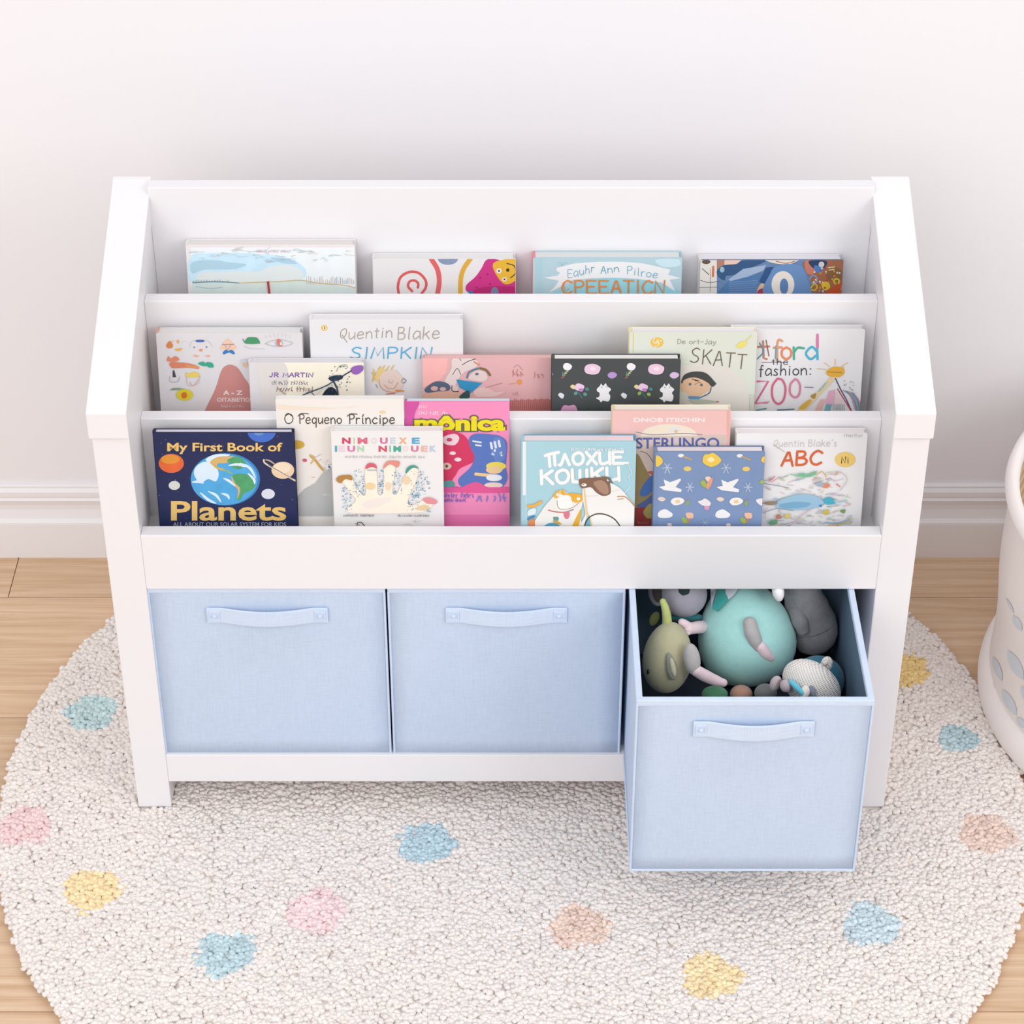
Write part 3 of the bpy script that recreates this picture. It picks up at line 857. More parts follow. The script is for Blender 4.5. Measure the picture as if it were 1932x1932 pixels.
a = book('blue', 'blue and brown illustrated picture book with a cream ring, rightmost on the top tier', 'back', 1321, 1592, 491.5, .021, 0, '#6d8cb4', '#efe9e2', '#efecf2', back='#e9e6ea')
a.F(*R4)
a.poly('#e9e4dc', [(585, 180), (715, 185), (715, 430), (585, 430)])
a.line('#5a5a5c', 4, [(600, 330), (660, 345), (740, 335)]); a.line('#5a5a5c', 3.5, [(595, 380), (720, 378)]); a.line('#5a5a5c', 3, [(672, 250), (668, 410)])
a.line('#3d3a3c', 5, [(612, 248), (660, 290)]); a.line('#dd7a4a', 16, [(690, 235), (688, 300)]); a.ell('#6c5648', 640, 200, 30, 16)
a.poly('#b4836f', [(715, 185), (790, 185), (790, 260), (715, 270)])
a.blob('#f1cdbb', [(775, 185), (880, 185), (860, 230), (800, 265), (778, 260)])
a.blob('#3b5d86', [(715, 265), (760, 225), (850, 215), (900, 190), (1060, 190), (960, 240), (840, 290), (780, 300), (770, 330), (730, 310)])
a.ell('#9dc1cf', 752, 255, 16, 20)
a.poly('#587fb0', [(720, 420), (800, 330), (1040, 260), (990, 430), (715, 430)])
a.poly('#a9bcd6', [(795, 325), (900, 250), (1060, 222), (1040, 262), (930, 305), (810, 335)])
for i in range(6): a.line('#7e9dc6', 4, [(800, 345 + i * 14), (900, 338 + i * 15), (1000, 330 + i * 16)])
a.poly('#36588a', [(1060, 240), (1115, 235), (1045, 360), (1010, 340)])
a.blob('#e0bd95', [(1000, 390), (1030, 350), (1065, 375), (1050, 430), (1000, 430)]); a.blob('#a63d58', [(1010, 395), (1065, 385), (1070, 430), (1000, 430)])
a.blob('#efe6d6', [(1070, 195), (1130, 212), (1220, 216), (1275, 195), (1275, 185), (1070, 185)]); a.line('#b8643c', 6, [(1130, 196), (1200, 210), (1260, 196)])
a.blob('#6f95c4', [(1090, 280), (1140, 225), (1250, 215), (1320, 240), (1350, 330), (1360, 430), (1050, 430)])
a.ell('#f2e9dc', 1178, 360, 80, 95); a.ell('#6288b8', 1186, 372, 30, 56)
a.blob('#a76a4c', [(1330, 195), (1610, 190), (1610, 430), (1400, 430), (1370, 320)])
a.blob('#cf7f6a', [(1332, 195), (1370, 195), (1400, 260), (1380, 290), (1340, 270)])
a.blob('#2f4468', [(1360, 195), (1480, 192), (1470, 240), (1400, 250)]); a.blob('#4d83c6', [(1400, 225), (1460, 240), (1440, 275), (1405, 265)]); a.ell('#d9d3c9', 1448, 218, 20)
a.ell('#8c6240', 1540, 290, 60, 50); a.line('#7fa9d8', 8, [(1365, 320), (1385, 295), (1415, 310), (1410, 345), (1380, 350)])
a.line('#d9c23c', 9, [(1375, 380), (1400, 355), (1418, 375), (1400, 400), (1380, 395)]); a.line('#e3c63a', 10, [(1540, 320), (1570, 325), (1565, 355), (1540, 350), (1538, 325)])
a.blob('#e2c23a', [(1450, 350), (1490, 340), (1510, 375), (1480, 400), (1455, 385)]); a.blob('#c9572e', [(1510, 390), (1600, 350), (1610, 430), (1480, 430)])
a.dots(['#3f6fae', '#d8a93c', '#dfd7c9', '#b0482f'], 1390, 240, 1600, 425, 40, 7, 4)
a.line('#d8d5a0', 7, [(1495, 240), (1540, 235)]); a.line('#d8d5a0', 7, [(1500, 258), (1535, 252)])
finish('blue')

# ---- middle tier
a = book('drawings', 'pale grey picture book with small childlike drawings and a tall pink arch shape', 'middle', 294, 570, 628, .017, 0, '#e6e3e5', '#e3b59c', '#efebea')
a.F(*R1)
a.blob('#cf8f89', [(555, 1560), (640, 1380), (690, 1230), (730, 1185), (780, 1178), (830, 1205), (880, 1280), (930, 1370), (960, 1600), (560, 1600)])
a.type('#f1dcda', 'A - Z', 705, 1390, 868, 1428, .04)
a.type('#eed6d4', 'OITABIETIO', 655, 1450, 930, 1485, .03)
a.scrawl('#e9cecb', 3.5, 690, 1506, 890, 1530, 1)
a.blob('#e08a4c', [(235, 1015), (265, 980), (290, 1010), (285, 1035), (250, 1040)]); a.line('#e3b8a0', 5, [(270, 985), (300, 980)])
a.ell('#f1b45f', 332, 985, 11, 16); a.line('#b9d2d0', 7, [(355, 995), (405, 980)], taper=True); a.blob('#f2b667', [(305, 1048), (370, 1040), (350, 1062), (325, 1062)])
a.line('#c9cacf', 3, [(430, 1030), (445, 990), (500, 970), (580, 980), (620, 1030)]); a.blob('#4b6db3', [(483, 975), (500, 970), (545, 972), (545, 988), (485, 988)])
a.ell('#7488b0', 468, 1032, 7); a.ell('#7488b0', 570, 1030, 7); a.ell('#f2a469', 523, 1056, 15, 11); a.blob('#f6b491', [(460, 1095), (510, 1105), (480, 1112)]); a.blob('#f6b491', [(555, 1105), (595, 1098), (590, 1112)])
a.poly('#f9cdae', [(745, 960), (800, 1010), (820, 1035), (790, 1055), (700, 1050), (680, 1045), (710, 990)]); a.line('#5d7fc0', 5, [(700, 1008), (795, 1008)]); a.line('#6f8ec8', 4, [(722, 1012), (745, 1050), (772, 1012)])
a.blob('#3a7fc4', [(705, 1075), (730, 1052), (752, 1062), (775, 1052), (802, 1075), (795, 1090), (755, 1075), (715, 1090)])
a.blob('#4f9c6e', [(905, 955), (940, 948), (990, 955), (1005, 1000), (890, 1000)]); a.line('#5f9a70', 8, [(870, 965), (900, 995), (1010, 998)]); a.line('#cfcfd2', 4, [(880, 1020), (930, 1042), (1050, 1045)])
a.line('#b8bcbc', 4, [(1055, 1005), (1090, 985), (1170, 968), (1240, 980), (1282, 1000), (1220, 1022), (1120, 1022), (1055, 1000)]); a.ell('#a8bcd4', 1170, 998, 30, 28); a.blob('#e47f68', [(1150, 970), (1180, 968), (1195, 1020), (1165, 1020)]); a.ell('#e9e6e6', 1186, 1000, 9, 14)
for i in range(7): a.line('#d3d4d4', 3, [(1065 + i * 32, 955 - 14 * math.sin(i / 2)), (1060 + i * 34, 935 - 16 * math.sin(i / 2))], False)
a.blob('#e58f6d', [(240, 1140), (255, 1105), (275, 1125), (310, 1105), (345, 1130), (320, 1148), (265, 1150)])
a.blob('#e08a6b', [(262, 1165), (300, 1155), (420, 1165), (500, 1190), (500, 1210), (420, 1200), (300, 1205), (275, 1195)]); a.line('#e9a25d', 14, [(400, 1180), (495, 1200)])
a.blob('#3fae93', [(500, 1165), (545, 1150), (570, 1185), (535, 1185)]); a.blob('#3fae93', [(570, 1155), (615, 1160), (628, 1195), (590, 1198), (570, 1180)])
a.poly('#4c4b55', [(290, 1225), (302, 1220), (318, 1278), (290, 1280)]); a.line('#bcb9bd', 5, [(265, 1275), (270, 1315), (330, 1315), (350, 1275)])
a.blob('#f0d76a', [(400, 1240), (430, 1250), (460, 1235), (500, 1245), (505, 1275), (405, 1275)]); a.line('#d9c6c2', 5, [(400, 1240), (410, 1330), (440, 1350), (500, 1330), (515, 1270)]); a.line('#e8a892', 4, [(430, 1320), (460, 1350), (500, 1300)])
a.blob('#93a98b', [(270, 1385), (300, 1368), (360, 1370), (400, 1380), (330, 1385)]); a.ell('#e6d53c', 388, 1425, 70, 48); a.ell('#e07a35', 385, 1428, 25, 27)
a.ell('#e6c9a2', 892, 1175, 22, 20); a.ell('#d7dbe8', 880, 1145, 26, 16)
finish('drawings')

a = book('smile', 'white picture book with thin blue lettering and a smiling drawn child with yellow hair', 'middle', 584, 873, 602.5, .017, 0, '#eeedef', '#f3efef', '#f1eeee')
a.F(*R2)
a.ell('#f2c94c', 228, 785, 27, 24); a.ell('#f1eef0', 230, 785, 15, 14); a.ell('#5c6b7c', 230, 785, 6, 9)
a.hand('#b5a79b', 8, 'Quentin', 355, 790, 790, 880, .1, -20)
a.hand('#b5a79b', 8, 'Blake', 835, 780, 1180, 880, .1, -10)
a.hand('#57b2d8', 11, 'SIMPKIN', 445, 945, 1110, 1036, .12, 0)
for i, (x, y) in enumerate(((690, 1100), (725, 1095), (760, 1100), (800, 1095), (660, 1125), (850, 1140), (650, 1150))):
    a.line('#ecc56a', 9, [(x - 20, y + 75), (x - 15, y + 30), (x + (5 if i < 4 else -25), y)])
a.blob('#f0d692', [(645, 1210), (660, 1150), (700, 1115), (735, 1140), (720, 1180), (690, 1190), (680, 1230)])
a.blob('#efd9cf', [(680, 1210), (720, 1150), (790, 1130), (850, 1160), (885, 1220), (870, 1280), (820, 1310), (740, 1310), (695, 1270)])
a.line('#e0a98c', 6, [(685, 1210), (690, 1260), (730, 1300), (800, 1315), (880, 1305)]); a.line('#d99a76', 6, [(725, 1255), (760, 1285), (810, 1280), (838, 1235)])
a.line('#d9a68c', 5, [(770, 1210), (760, 1230), (785, 1238), (795, 1220)]); a.line('#8c8f96', 6, [(885, 1200), (905, 1220), (885, 1240), (868, 1222), (885, 1200)]); a.line('#a58f80', 5, [(655, 1250), (670, 1280)])
a.line('#d8865c', 8, [(740, 1330), (810, 1325)]); a.line('#e99b55', 12, [(820, 1300), (885, 1305)])
finish('smile')

a = book('violet', 'cream and lilac picture book with violet lettering and a dark ink silhouette', 'middle', 469.5, 686.5, 683.5, .013, .018, '#e7e3e6', '#ece7ea', '#ebe7e9', back='#e6e2e4')
a.F(*R1)
mat('wash_cream', '#efe8d6', .6, .1, noise=.05, nscale=50)
a.poly('wash_cream', [(1000, 1150), (1880, 1150), (1900, 1480), (1150, 1480), (1100, 1330)]); a.blob('#e9e3de', [(1000, 1150), (1200, 1150), (1250, 1300), (1200, 1480), (1050, 1480)])
a.hand('#8f6bb5', 9, 'JR MARTIN', 1090, 1245, 1450, 1278, .05)
a.scrawl('#8c8390', 4.5, 1100, 1308, 1430, 1342, 2, 5); a.scrawl('#8d6f6a', 4.5, 1150, 1358, 1450, 1396, 2, 6); a.line('#b99a6c', 6, [(1155, 1365), (1190, 1395), (1225, 1420)])
a.blob('#a06bc0', [(1765, 1210), (1800, 1185), (1862, 1182), (1866, 1220), (1820, 1255), (1780, 1248)])
a.line('#37455a', 10, [(1770, 1225), (1720, 1255), (1690, 1275)]); a.blob('#2f3f52', [(1580, 1285), (1620, 1265), (1690, 1262), (1695, 1290), (1640, 1310), (1600, 1308)])
a.line('#4a5a70', 10, [(1640, 1300), (1560, 1350), (1460, 1390), (1370, 1425)]); a.line('#35465a', 14, [(1620, 1310), (1650, 1370), (1660, 1440)])
a.blob('#22303f', [(1520, 1480), (1545, 1400), (1590, 1362), (1630, 1370), (1655, 1420), (1670, 1480)]); a.line('#e9e6e2', 10, [(1480, 1420), (1540, 1370), (1600, 1352), (1640, 1372)])
a.line('#8a8f98', 4, [(1645, 1230), (1670, 1190), (1720, 1175), (1740, 1200)]); a.dots(['#35465a', '#5b6a7c'], 1560, 1180, 1760, 1480, 40, 5, 3)
a.line('#5b6a7c', 7, [(1380, 1420), (1430, 1400), (1480, 1450)])
finish('violet')

a = book('pink', 'wide pink picture book with a figure in a blue top drawn upside down', 'middle', 796.5, 1041.5, 675, .009, .018, '#eebabb', '#eaa9a4', '#f0c3c0', back='#f2a79d', hard=False)
a.F(*R2)
mat('wash_pink', '#efb2ad', .6, .1, noise=.06, nscale=90)
a.poly('wash_pink', [(1040, 1025), (1255, 1025), (1240, 1150), (1160, 1240), (1040, 1280)])
a.blob('#d98d88', [(1700, 1400), (1900, 1380), (2120, 1380), (2120, 1480), (1700, 1480)])
for i in range(20): a.line('#c27a76', 7, [(1770 + i * 17, 1380 + 10 * math.sin(i * 2)), (1765 + i * 17, 1460)], False)
a.blob('#f0ded8', [(1230, 1210), (1280, 1120), (1290, 1040), (1400, 1025), (1500, 1060), (1480, 1110), (1390, 1150), (1330, 1220), (1300, 1280), (1240, 1240)])
a.line('#4d4a50', 6, [(1370, 1090), (1420, 1060), (1480, 1040)]); a.line('#4d4a50', 5, [(1340, 1020), (1360, 1055)])
a.line('#4d4a50', 5, [(1290, 1170), (1330, 1120), (1360, 1170)])
a.blob('#5c6b80', [(1060, 1290), (1120, 1240), (1180, 1225), (1260, 1250), (1260, 1300), (1160, 1310), (1080, 1320)]); a.ell('#e4b7ad', 1140, 1285, 30, 20); a.ell('#e4b7ad', 1210, 1290, 26, 16)
a.blob('#e6b8a2', [(1040, 1340), (1200, 1310), (1330, 1320), (1420, 1340), (1350, 1370), (1040, 1370)])
a.poly('#3a9ac9', [(1320, 1210), (1540, 1240), (1480, 1290), (1440, 1325), (1350, 1280)])
a.line('#56869c', 14, [(1410, 1195), (1430, 1150), (1510, 1118), (1560, 1130)]); a.line('#8a7452', 20, [(1520, 1118), (1570, 1135), (1600, 1175)])
a.blob('#f0dad6', [(1430, 1180), (1490, 1135), (1560, 1150), (1580, 1200), (1540, 1225), (1430, 1210)]); a.ell('#6a7484', 1492, 1165, 16, 10)
a.blob('#3c5a58', [(1350, 1345), (1420, 1300), (1430, 1360), (1360, 1370)]); a.ell('#e7d3cc', 1310, 1285, 28, 26); a.line('#48484e', 6, [(1285, 1260), (1290, 1305), (1340, 1310)])
a.blob('#f3cfca', [(1470, 1300), (1560, 1270), (1640, 1310), (1720, 1310), (1650, 1350), (1560, 1355), (1480, 1350)]); a.line('#c98c88', 5, [(1560, 1280), (1700, 1240)])
a.line('#e39a76', 14, [(1470, 1065), (1510, 1090)]); a.ell('#f0a35a', 1845, 1232, 20, 22); a.line('#e3a080', 6, [(1760, 1250), (1810, 1240)])
a.scrawl('#c77f7d', 5, 1785, 1130, 1890, 1185, 1, 8); a.scrawl('#d0938f', 4, 1790, 1312, 1850, 1338, 1, 9); a.line('#cc9999', 4, [(1800, 1110), (1830, 1090), (1870, 1130)])
a.scrawl('#cf8d8b', 5, 1960, 1150, 2080, 1200, 1, 10)
finish('pink')

a = book('black', 'charcoal picture book patterned with pink blossoms and small white animals', 'middle', 1042, 1284.6, 677.5, .0155, .0325, '#4d5152', '#474b4c', '#f3f0ef', back='#3c3f42')
a.F(*R3)
for dx in (0, 645):
    a.blob('#f6f3f5', [(442 + dx, 1345), (460 + dx, 1318), (500 + dx, 1318), (532 + dx, 1345), (515 + dx, 1380), (480 + dx, 1390), (450 + dx, 1372)])
    for k, c in enumerate(('#d9d6a2', '#d9d6a2', '#8fae8e', '#c96a5c')): a.line(c, 9, [(492 + dx - k * 14, 1398 + k * 19), (462 + dx - k * 12, 1408 + k * 19)], False)
    a.line('#5f9c96', 8, [(440 + dx, 1405), (436 + dx, 1440)], False)
    a.blob('#efcde4', [(658 + dx, 1375), (680 + dx, 1335), (745 + dx, 1322), (800 + dx, 1340), (822 + dx, 1368), (795 + dx, 1420), (730 + dx, 1430), (675 + dx, 1415)]); a.blob('#f7e3f0', [(710 + dx, 1370), (745 + dx, 1350), (775 + dx, 1370), (745 + dx, 1395)])
    a.blob('#bb9bd6' if dx == 0 else '#dcc0e0', [(892 + dx - dx * .025, 1438), (920 + dx - dx * .025, 1408), (965 + dx - dx * .025, 1410), (988 + dx - dx * .025, 1435), (960 + dx - dx * .025, 1465), (920 + dx - dx * .025, 1468)])
    a.blob('#f0dc9c', [(515 + dx, 1550), (540 + dx, 1532), (562 + dx, 1548), (555 + dx, 1578), (530 + dx, 1570)])
    a.blob('#efd0e8', [(555 + dx, 1560), (590 + dx, 1520), (655 + dx, 1545), (640 + dx, 1590), (600 + dx, 1595), (565 + dx, 1580)]); a.blob('#c886c8', [(600 + dx, 1575), (645 + dx, 1570), (640 + dx, 1600), (610 + dx, 1600)])
    g = '#5fa096' if dx == 0 else '#9fb85c'
    for x, y, r in ((570, 1620, -50), (665, 1630, 20), (685, 1578, 10)): a.ell(g if y > 1600 else '#4f8f8c', x + dx, y, 20, 17, r)
    a.line('#4a7f80', 10, [(590 + dx, 1600), (635 + dx, 1668)], False)
    x0 = 785 + dx - dx * .008
    a.blob('#f3f1f4', [(x0, 1575), (x0 + 30, 1545), (x0 + 42, 1522), (x0 + 62, 1545), (x0 + 88, 1520), (x0 + 105, 1548), (x0 + 142, 1580), (x0 + 120, 1615), (x0 + 135, 1650), (x0 + 118, 1700), (x0 + 60, 1695), (x0 + 40, 1712), (x0 + 25, 1690), (x0 - 10, 1668), (x0 + 22, 1655), (x0 + 25, 1615), (x0 + 2, 1600)])
    a.ell('#8a8a90', x0 + 48, 1560, 8, 5); a.ell('#8a8a90', x0 + 95, 1556, 8, 5)
    a.blob('#e3e5ee', [(392 + dx - dx * .015, 1635), (415 + dx - dx * .015, 1615), (452 + dx - dx * .015, 1635), (440 + dx - dx * .015, 1672), (415 + dx - dx * .015, 1665)])
a.blob('#d19dbd', [(430, 1765), (460, 1738), (500, 1745), (550, 1735), (578, 1765), (575, 1810), (430, 1810)]); a.ell('#e9e9ec', 325, 1425, 14, 22)
finish('black')

a = book('mint', 'pale green picture book with a yellow spine and a dark-haired child drawn on it', 'middle', 1188, 1429, 626, .0145, .0170, '#e0e5d8', '#f0e6b4', '#f3eef2', back='#f3ebc4')
a.F(*R4)
a.line('#e9cf84', 7, [(130, 690), (128, 830)], False)
a.blob('#e7e2da', [(300, 1000), (470, 925), (620, 915), (780, 940), (890, 1020), (940, 1140), (950, 1300), (300, 1300)])
a.ell('#f3c45a', 296, 765, 46, 36)
for i in range(11): a.ell('#f7efdb', 296 + 34 * math.cos(i * 2.3) * (i / 11 + .2), 765 + 26 * math.sin(i * 2.3) * (i / 11 + .2), 6, 5)
a.hand('#a7a79a', 5, 'De ort-Jay', 440, 742, 710, 775, .05, 3)
a.hand('#75614f', 7, 'SKATT', 528, 805, 915, 905, .12, 52)
a.blob('#f0e07a', [(850, 790), (880, 760), (915, 755), (922, 780), (880, 805)]); a.line('#eadf8c', 8, [(915, 760), (955, 718)], False)
a.blob('#4d4f4c', [(465, 1040), (490, 990), (560, 968), (640, 980), (700, 1040), (710, 1055), (680, 1075), (640, 1040), (520, 1020), (470, 1060)])
a.blob('#e8c2a0', [(470, 1060), (490, 1025), (560, 1010), (640, 1040), (675, 1085), (620, 1125), (560, 1150), (490, 1130), (465, 1090)])
a.line('#5a4a40', 6, [(540, 1020), (590, 1035), (560, 1030)]); a.ell('#5f7691', 527, 1057, 10, 10); a.ell('#5f7691', 607, 1062, 10, 10); a.line('#b9805e', 5, [(560, 1060), (580, 1048), (600, 1045)])
a.line('#4f6686', 7, [(675, 1080), (660, 1120), (590, 1155)]); a.blob('#d7d6ca', [(440, 1110), (500, 1125), (530, 1180), (440, 1190)]); a.blob('#6d9cc4', [(520, 1140), (600, 1145), (580, 1165), (520, 1160)]); a.blob('#b9c2ae', [(520, 1165), (640, 1165), (720, 1185), (560, 1195)])
a.ell('#cf5c4c', 720, 1180, 10, 5); a.blob('#e9c49a', [(440, 1050), (465, 1045), (470, 1085), (450, 1085)])
a.rect('#d5dbc6', 945, 1130, 990, 1300)
finish('mint')

a = book('zoo', 'white picture book with colourful lettering and a sketched giraffe, on the middle tier', 'middle', 1382, 1632.4, 621.5, .015, 0, '#efeeef', '#f2f0f1', '#eceaec', back='#f2f0f1')
a.F(*R4)
for s_, x0, x1, c in (('t', 1000, 1085, '#c98a72'), ('f', 1110, 1180, '#e2a07c'), ('o', 1165, 1240, '#e9906a'), ('r', 1245, 1330, '#52b39a'), ('d', 1335, 1425, '#55b9d3')):
    a.hand(c, 17, s_, x0, 745, x1, 882)
a.line('#e583b0', 20, [(1420, 712), (1420, 800)], False); a.line('#5e9eb0', 10, [(1015, 770), (1040, 830), (1000, 880)]); a.line('#8f6a60', 8, [(1060, 750), (1080, 860)]); a.line('#6aa9b8', 10, [(1130, 790), (1125, 880)])
a.hand('#454549', 5, 'the', 1100, 880, 1215, 920); a.line('#55555a', 4, [(1030, 905), (1180, 905)])
a.hand('#3c3c40', 7, 'fashion:', 1010, 925, 1380, 998, .05, -8)
a.hand('#dd6f92', 13, 'Z', 985, 1035, 1065, 1190, .1); a.line('#e48ea8', 8, [(985, 1195), (1080, 1180)], False)
a.line('#dd6f8f', 15, [(1140, 1018), (1105, 1070), (1105, 1150), (1140, 1195), (1180, 1170), (1196, 1090), (1175, 1030), (1140, 1018)])
a.line('#e08aa6', 15, [(1262, 1022), (1230, 1060), (1228, 1120), (1260, 1150), (1290, 1130), (1298, 1070), (1280, 1030), (1262, 1022)])
a.line('#8d93b8', 7, [(1330, 1078), (1390, 1080)], False); a.line('#6aa7a2', 10, [(990, 1240), (1060, 1228)], False); a.line('#557f96', 9, [(1140, 1238), (1255, 1232)], False)
for k, (x, y) in enumerate(((1465, 905), (1545, 880), (1635, 905), (1415, 948), (1610, 935))): a.line('#efc06a', 17, [(x, y), ((x * .45 + 1540 * .55), (y * .45 + 960 * .55))], False, True)
a.blob('#ecb548', [(1480, 970), (1530, 935), (1600, 945), (1605, 985), (1560, 1010), (1500, 1000)]); a.line('#a8803c', 5, [(1490, 970), (1590, 975)])
a.poly('#ecd9ae', [(1510, 1005), (1560, 1005), (1420, 1150), (1330, 1245), (1270, 1245), (1400, 1130)]); a.poly('#a7c8bc', [(1470, 1050), (1500, 1035), (1440, 1105), (1420, 1110)]); a.blob('#e6b94e', [(1290, 1225), (1350, 1170), (1380, 1175), (1330, 1230)]); a.blob('#b89a50', [(1370, 1140), (1410, 1120), (1400, 1160)])
a.line('#3f4a72', 7, [(1545, 1015), (1580, 1090), (1620, 1160), (1660, 1250)], False); a.line('#c25068', 8, [(1560, 1090), (1610, 1170), (1660, 1250)], False)
a.poly('#eab6cc', [(1500, 1105), (1545, 1095), (1530, 1200), (1470, 1190)]); a.poly('#f0d3d8', [(1550, 1110), (1600, 1190), (1540, 1200)]); a.poly('#eec2b9', [(1440, 1165), (1470, 1160), (1450, 1245), (1400, 1245)]); a.poly('#7fb6bd', [(1480, 1195), (1520, 1200), (1510, 1245), (1465, 1245)])
for k in range(7): a.line(('#d9889a', '#7fb6c8', '#4a9aa8')[k % 3], 7, [(1600 + k * 12, 1100 + k * 3), (1650 + k * 10, 1140 + k * 6), (1690 + k * 5, 1245)])
a.dots(['#9fb2c9', '#e0a4a8'], 1570, 1030, 1680, 1100, 12, 5, 9)
for k in range(8): a.line('#9aa8b0', 4, [(1530 + k * 11, 1200), (1528 + k * 11, 1240)], False)
finish('zoo')

# ---- front tier
a = book('planets', 'dark navy picture book with a large blue globe and gold lettering', 'front', 288.5, 554, 816, .0105, .0095, '#242c50', '#222a4c', '#e6e2ee', back='#20284a')
a.F(*R5)
mat('night', '#242b52', .5, .25, noise=.16, nscale=50); a.rect('night', 60, 480, 1560, 1500)
a.dots(['#7f88b0', '#555f8c', '#aab0cc'], 110, 510, 1500, 1380, 46, 4, 8)
mat('globe_sea', '#4fa0d4', .5, .2, noise=.25, nscale=70); mat('globe_land', '#4f9a6a', .5, .2, noise=.25, nscale=110); mat('mars', '#d8653a', .5, .2, noise=.22, nscale=60); mat('cloud', '#cfe0f0', .5, .2, noise=.05)
a.ell('#4b74cf', 1168, 490, 140, 108); a.ell('#6f93d0', 1140, 510, 45, 22)
a.ell('mars', 278, 805, 124, 94); a.ell('#e59a3e', 268, 765, 92, 45)
a.ell('#3f86c8', 810, 962, 342, 258, 0, 44); a.ell('globe_sea', 800, 965, 328, 250, 0, 44)
a.blob('cloud', [(500, 900), (540, 820), (640, 790), (740, 880), (720, 980), (640, 960), (560, 1000)]); a.blob('cloud', [(620, 760), (720, 715), (860, 720), (760, 755), (660, 800)])
a.blob('#dcb878', [(660, 790), (740, 740), (880, 735), (900, 745), (820, 800), (740, 805), (720, 850), (690, 830)]); a.line('#d8b25c', 22, [(690, 800), (730, 850), (800, 870), (860, 905)], taper=True)
a.blob('globe_land', [(830, 770), (930, 735), (1010, 800), (960, 860), (890, 850), (850, 800)]); a.blob('#7fb9a0', [(780, 860), (860, 880), (880, 910), (820, 890)])
a.blob('globe_land', [(870, 930), (960, 905), (1060, 930), (1110, 1000), (1080, 1060), (1000, 1100), (950, 1170), (920, 1140), (950, 1060), (900, 1000)]); a.line('#d9b483', 26, [(870, 930), (900, 1010), (945, 1060), (930, 1150)], taper=True)
for P in ([(610, 950), (660, 945), (710, 965)], [(480, 990), (540, 985), (600, 1000)], [(640, 1080), (720, 1120), (770, 1190)], [(950, 800), (1050, 850), (1110, 950)], [(790, 950), (850, 980), (910, 1030)], [(1030, 900), (1090, 960), (1100, 1010)], [(560, 1090), (640, 1160), (720, 1200)], [(840, 825), (930, 815), (1010, 840)], [(770, 1100), (830, 1120), (850, 1160)]):
    a.line('cloud', 26, P, taper=True)
a.ell('#d9dfd9', 308, 1022, 56, 44); a.ell('#dfe3ee', 1232, 1106, 66, 50)
a.line('#cdb098', 14, [(1190, 768), (1250, 780), (1330, 840)], taper=True)
a.ell('#ecd2b0', 1377, 872, 112, 84); a.ell('#f4e2c8', 1372, 850, 84, 52); a.line('#e6d2bc', 16, [(1188, 770), (1205, 805), (1330, 880), (1500, 975), (1515, 982)]); a.line('#7a6a70', 6, [(1235, 822), (1340, 880), (1470, 955)])
G = '#f0c878'
a.type(G, 'My First Book of', 238, 600, 1372, 712, .022); a.type(G, 'Planets', 275, 1175, 1410, 1370, .022)
a.type('#b8bcd0', 'ALL ABOUT OUR SOLAR SYSTEM FOR KIDS', 295, 1385, 1410, 1425, .01)
finish('planets')

a = book('cream', 'cream paperback with curly black script title and a grey hill, behind the navy planet book', 'front', 519.5, 761.8, 752.5, .0085, 0, '#f4efea', '#f4efe9', '#f4f0ea', hard=False)
a.F(*R6)
a.blob('#f6e6d6', [(80, 175), (300, 190), (600, 200), (700, 185), (400, 215), (85, 210)])
a.ell('#f2d8b0', 893, 232, 26, 13)
a.hand('#4a4038', 7, 'O', 150, 245, 212, 318); a.line('#4a4038', 6, [(155, 255), (175, 240), (205, 262)])
a.hand('#5a4c40', 8, 'Pequeno', 262, 248, 582, 318); a.line('#5a4c40', 6, [(250, 262), (275, 242), (330, 244)]); a.hand('#5a4c40', 8, 'Pr\u00edncipe', 640, 248, 985, 318); a.line('#5a4c40', 6, [(625, 262), (650, 244), (700, 246)])
a.ell('#d6b04a', 240, 478, 60, 33)
a.poly('#c0c1c0', [(240, 1020), (252, 870), (300, 815), (380, 770), (440, 690), (520, 640), (620, 640), (620, 1020)])
a.ell('#e0607f', 302, 596, 18, 12); a.line('#cfa75e', 18, [(345, 560), (385, 600), (415, 640), (440, 668)]); a.line('#d9b978', 10, [(340, 555), (375, 575), (350, 620)]); a.line('#b8bcc2', 4, [(380, 575), (425, 550)]); a.line('#b8bcc2', 4, [(410, 600), (430, 590)])
a.dots(['#b8c9d6', '#7da2bc', '#d2cdbf'], 440, 590, 500, 690, 18, 4, 6); a.ell('#3f7fa8', 487, 645, 8); a.line('#e6b8a2', 5, [(355, 725), (380, 727)])
a.scrawl('#e2e2e0', 2.5, 440, 850, 500, 862, 1)
finish('cream')

